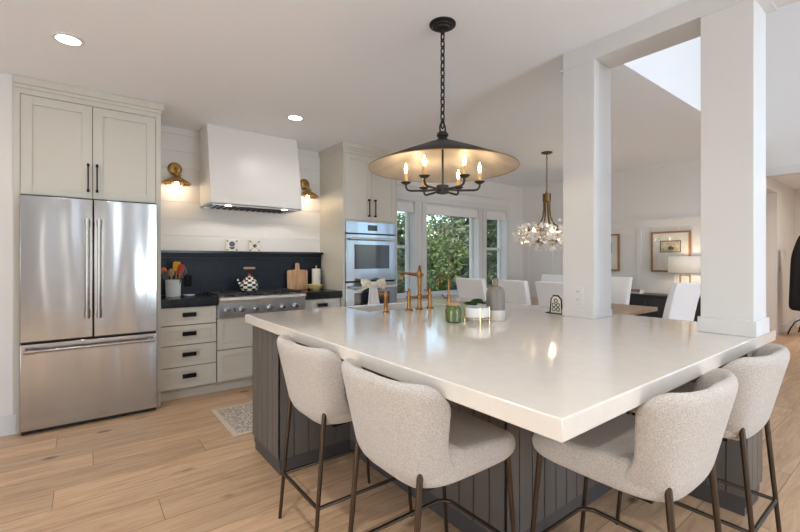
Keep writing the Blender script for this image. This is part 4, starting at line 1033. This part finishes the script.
# shades over the windows
for i, ((a, c), l_) in enumerate(zip(WIN, ('narrow white roman shade raised at the window beside the oven tower', 'wide white roman shade raised at the middle window', 'narrow white roman shade raised at the right window'))):
    t = thing('window_shade', l_, 'window shade', ((a+c)/2, WY+.03, 2.04), 'white roman shades raised at the dining windows')
    build('headrail', box(a+.004, c-.004, WY+.005, WY+.05, 2.185, 2.218), M['trim'], t, bevel=.003)
    b = MB()
    for k in range(4): b.box(a+.006, c-.006, WY+.008-.003*k, WY+.045-.003*k, 2.15-.034*k, 2.186-.034*k)
    build('fabric_folds', b, M['towel'], t, bevel=.006)

# hall: coat stand and coats, light switch, shelf
t = thing('coat_stand', 'black metal coat stand with curved feet in the hall', 'coat stand', (10.02, 1.37, 0))
build('pole', MB().tube([(10.02, 1.37, .1), (10.02, 1.37, 1.85)], .018, 10), M['blackm'], t)
for k in range(4):
    a = k*PI/2+2.2; dx, dy = math.cos(a), math.sin(a)
    build('foot', MB().tube([(10.02+dx*r, 1.37+dy*r, z_) for r, z_ in ((.01, .30), (.09, .31), (.22, .24), (.29, .12), (.33, .012))], .012, 8), M['blackm'], t)
    build('hook', MB().tube([(10.02+dx*r, 1.37+dy*r, z_) for r, z_ in ((.01, 1.72), (.08, 1.70), (.13, 1.74), (.14, 1.80))], .009, 8), M['blackm'], t)
def coat(label, c, s_, seed):
    rn = random.Random(seed); rows = []
    for i in range(12):
        v = i/11; z_ = 1.76-1.32*v*s_; r_ = .045+.135*min(1, v*3.4)**.8+.06*v
        rows.append([(c[0]+(r_*(1+.13*math.sin(5*q+seed)+.08*math.sin(9*q+v*3)))*math.cos(q)*.85, c[1]+(r_*(1+.10*math.sin(5*q+seed)))*math.sin(q)*.75, z_) for q in [2*PI*k/24 for k in range(24)]])
    b = MB().grid(rows, closed=True)
    b.f += [tuple(range(24)), tuple(len(b.v)-24+k for k in range(24))]; b.mi += [0, 0]
    solo('coat', b, M['coat'], label, 'coat', sub=1, smooth=180)
coat('long black coat hanging on the hall coat stand', (9.74, 1.44), 1.0, 2)
t = thing('light_switch', 'white light switch on the hall wall left of the black coat', 'light switch', (9.92, HY, 1.16))
build('plate', box(9.88, 9.96, HY-.006, HY-.0005, 1.10, 1.22), M['trim'], t, bevel=.002)
build('rocker', box(9.905, 9.935, HY-.010, HY-.006, 1.13, 1.19), M['trim'], t)
solo('wall_shelf', box(7.302, 9.618, HY+.16, HY+.615, 2.08, 2.11), M['trim'], 'white shelf high in the hall closet opening', 'shelf')

# ---------------------------------------------------------------- outside the windows
struct('lawn', box(-8, 26, WY+.4, 34, -1.0, -.9), M['grass'])
def tree(name, label, c, h, r, m, seed, conifer=False, n=3600, lean_=0, leaf=.16):
    rn = random.Random(seed); t = thing(name, label, 'tree', c, 'trees outside the dining windows')
    build('trunk', MB().tube([(c[0], c[1], c[2]), (c[0]+.1, c[1], c[2]+h*.5), (c[0]+lean_, c[1], c[2]+h*.95)], [.16, .11, .03], 8), M['trunk'], t)
    bl = [(rn.uniform(-1, 1)*r*.6, rn.uniform(-1, 1)*r*.6, rn.uniform(.12, .9)*h, rn.uniform(.35, .6)*r) for _ in range(16)]
    b = MB()
    for i in range(n):
        if conifer:
            zz = rn.random()**1.25; rr = r*(1-zz)*(.35+.65*rn.random()**.5)*(.72+.28*math.sin(zz*60)); a = rn.random()*6.28; p = Vector((c[0]+rr*math.cos(a), c[1]+rr*math.sin(a), c[2]+.1*h+zz*h*.9-rr*.25))
        else:
            q = rn.choice(bl); d = Vector((rn.gauss(0, 1), rn.gauss(0, 1), rn.gauss(0, 1))).normalized(); p = Vector((c[0]+q[0], c[1]+q[1], c[2]+q[2]))+d*q[3]*rn.uniform(.6, 1.05)
        u = Vector((rn.gauss(0, 1), rn.gauss(0, 1), rn.gauss(0, .6))).normalized()*leaf*rn.uniform(.6, 1.2); v = u.cross(Vector((rn.gauss(0, 1), rn.gauss(0, 1), rn.gauss(0, 1)))).normalized()*leaf*.32
        b.add([p-u, p+v, p+u, p-v], [(0, 1, 2, 3)])
    build('foliage', b, m, t, kind='stuff')
tree('fir_tree', 'dark fir tree outside, at the right of the middle window', (11.3, 11.0, -.9), 7.5, 2.0, M['leafa'], 1, True, 5200, leaf=.15)
tree('broadleaf_tree', 'light green bushy tree outside, at the left of the middle window', (8.1, 9.6, -.9), 3.3, 1.25, M['leafb'], 2, leaf=.075, n=6500)
tree('broadleaf_tree', 'sage green tree outside, low in the middle of the middle window', (9.9, 10.2, -.9), 3.6, 1.25, M['leafc'], 3, leaf=.075, n=6500)
tree('fir_tree', 'dark fir tree outside the right window', (10.9, 9.2, -.9), 6.5, 1.35, M['leafa'], 4, True, 5000, leaf=.12)
tree('fir_tree', 'dark fir tree outside the window beside the oven tower', (6.2, 8.8, -.9), 6.5, 1.5, M['leafa'], 5, True, 5000, leaf=.12)
tree('broadleaf_tree', 'green tree farther off behind the bushy trees in the middle window', (12.2, 15.5, -.9), 4.3, 2.4, M['leafb'], 6, n=6000, leaf=.16)
tree('broadleaf_tree', 'yellow-green tree outside the right window behind the fir', (14.6, 12.0, -.9), 7.5, 2.6, M['leafb'], 8, n=5000, leaf=.16)
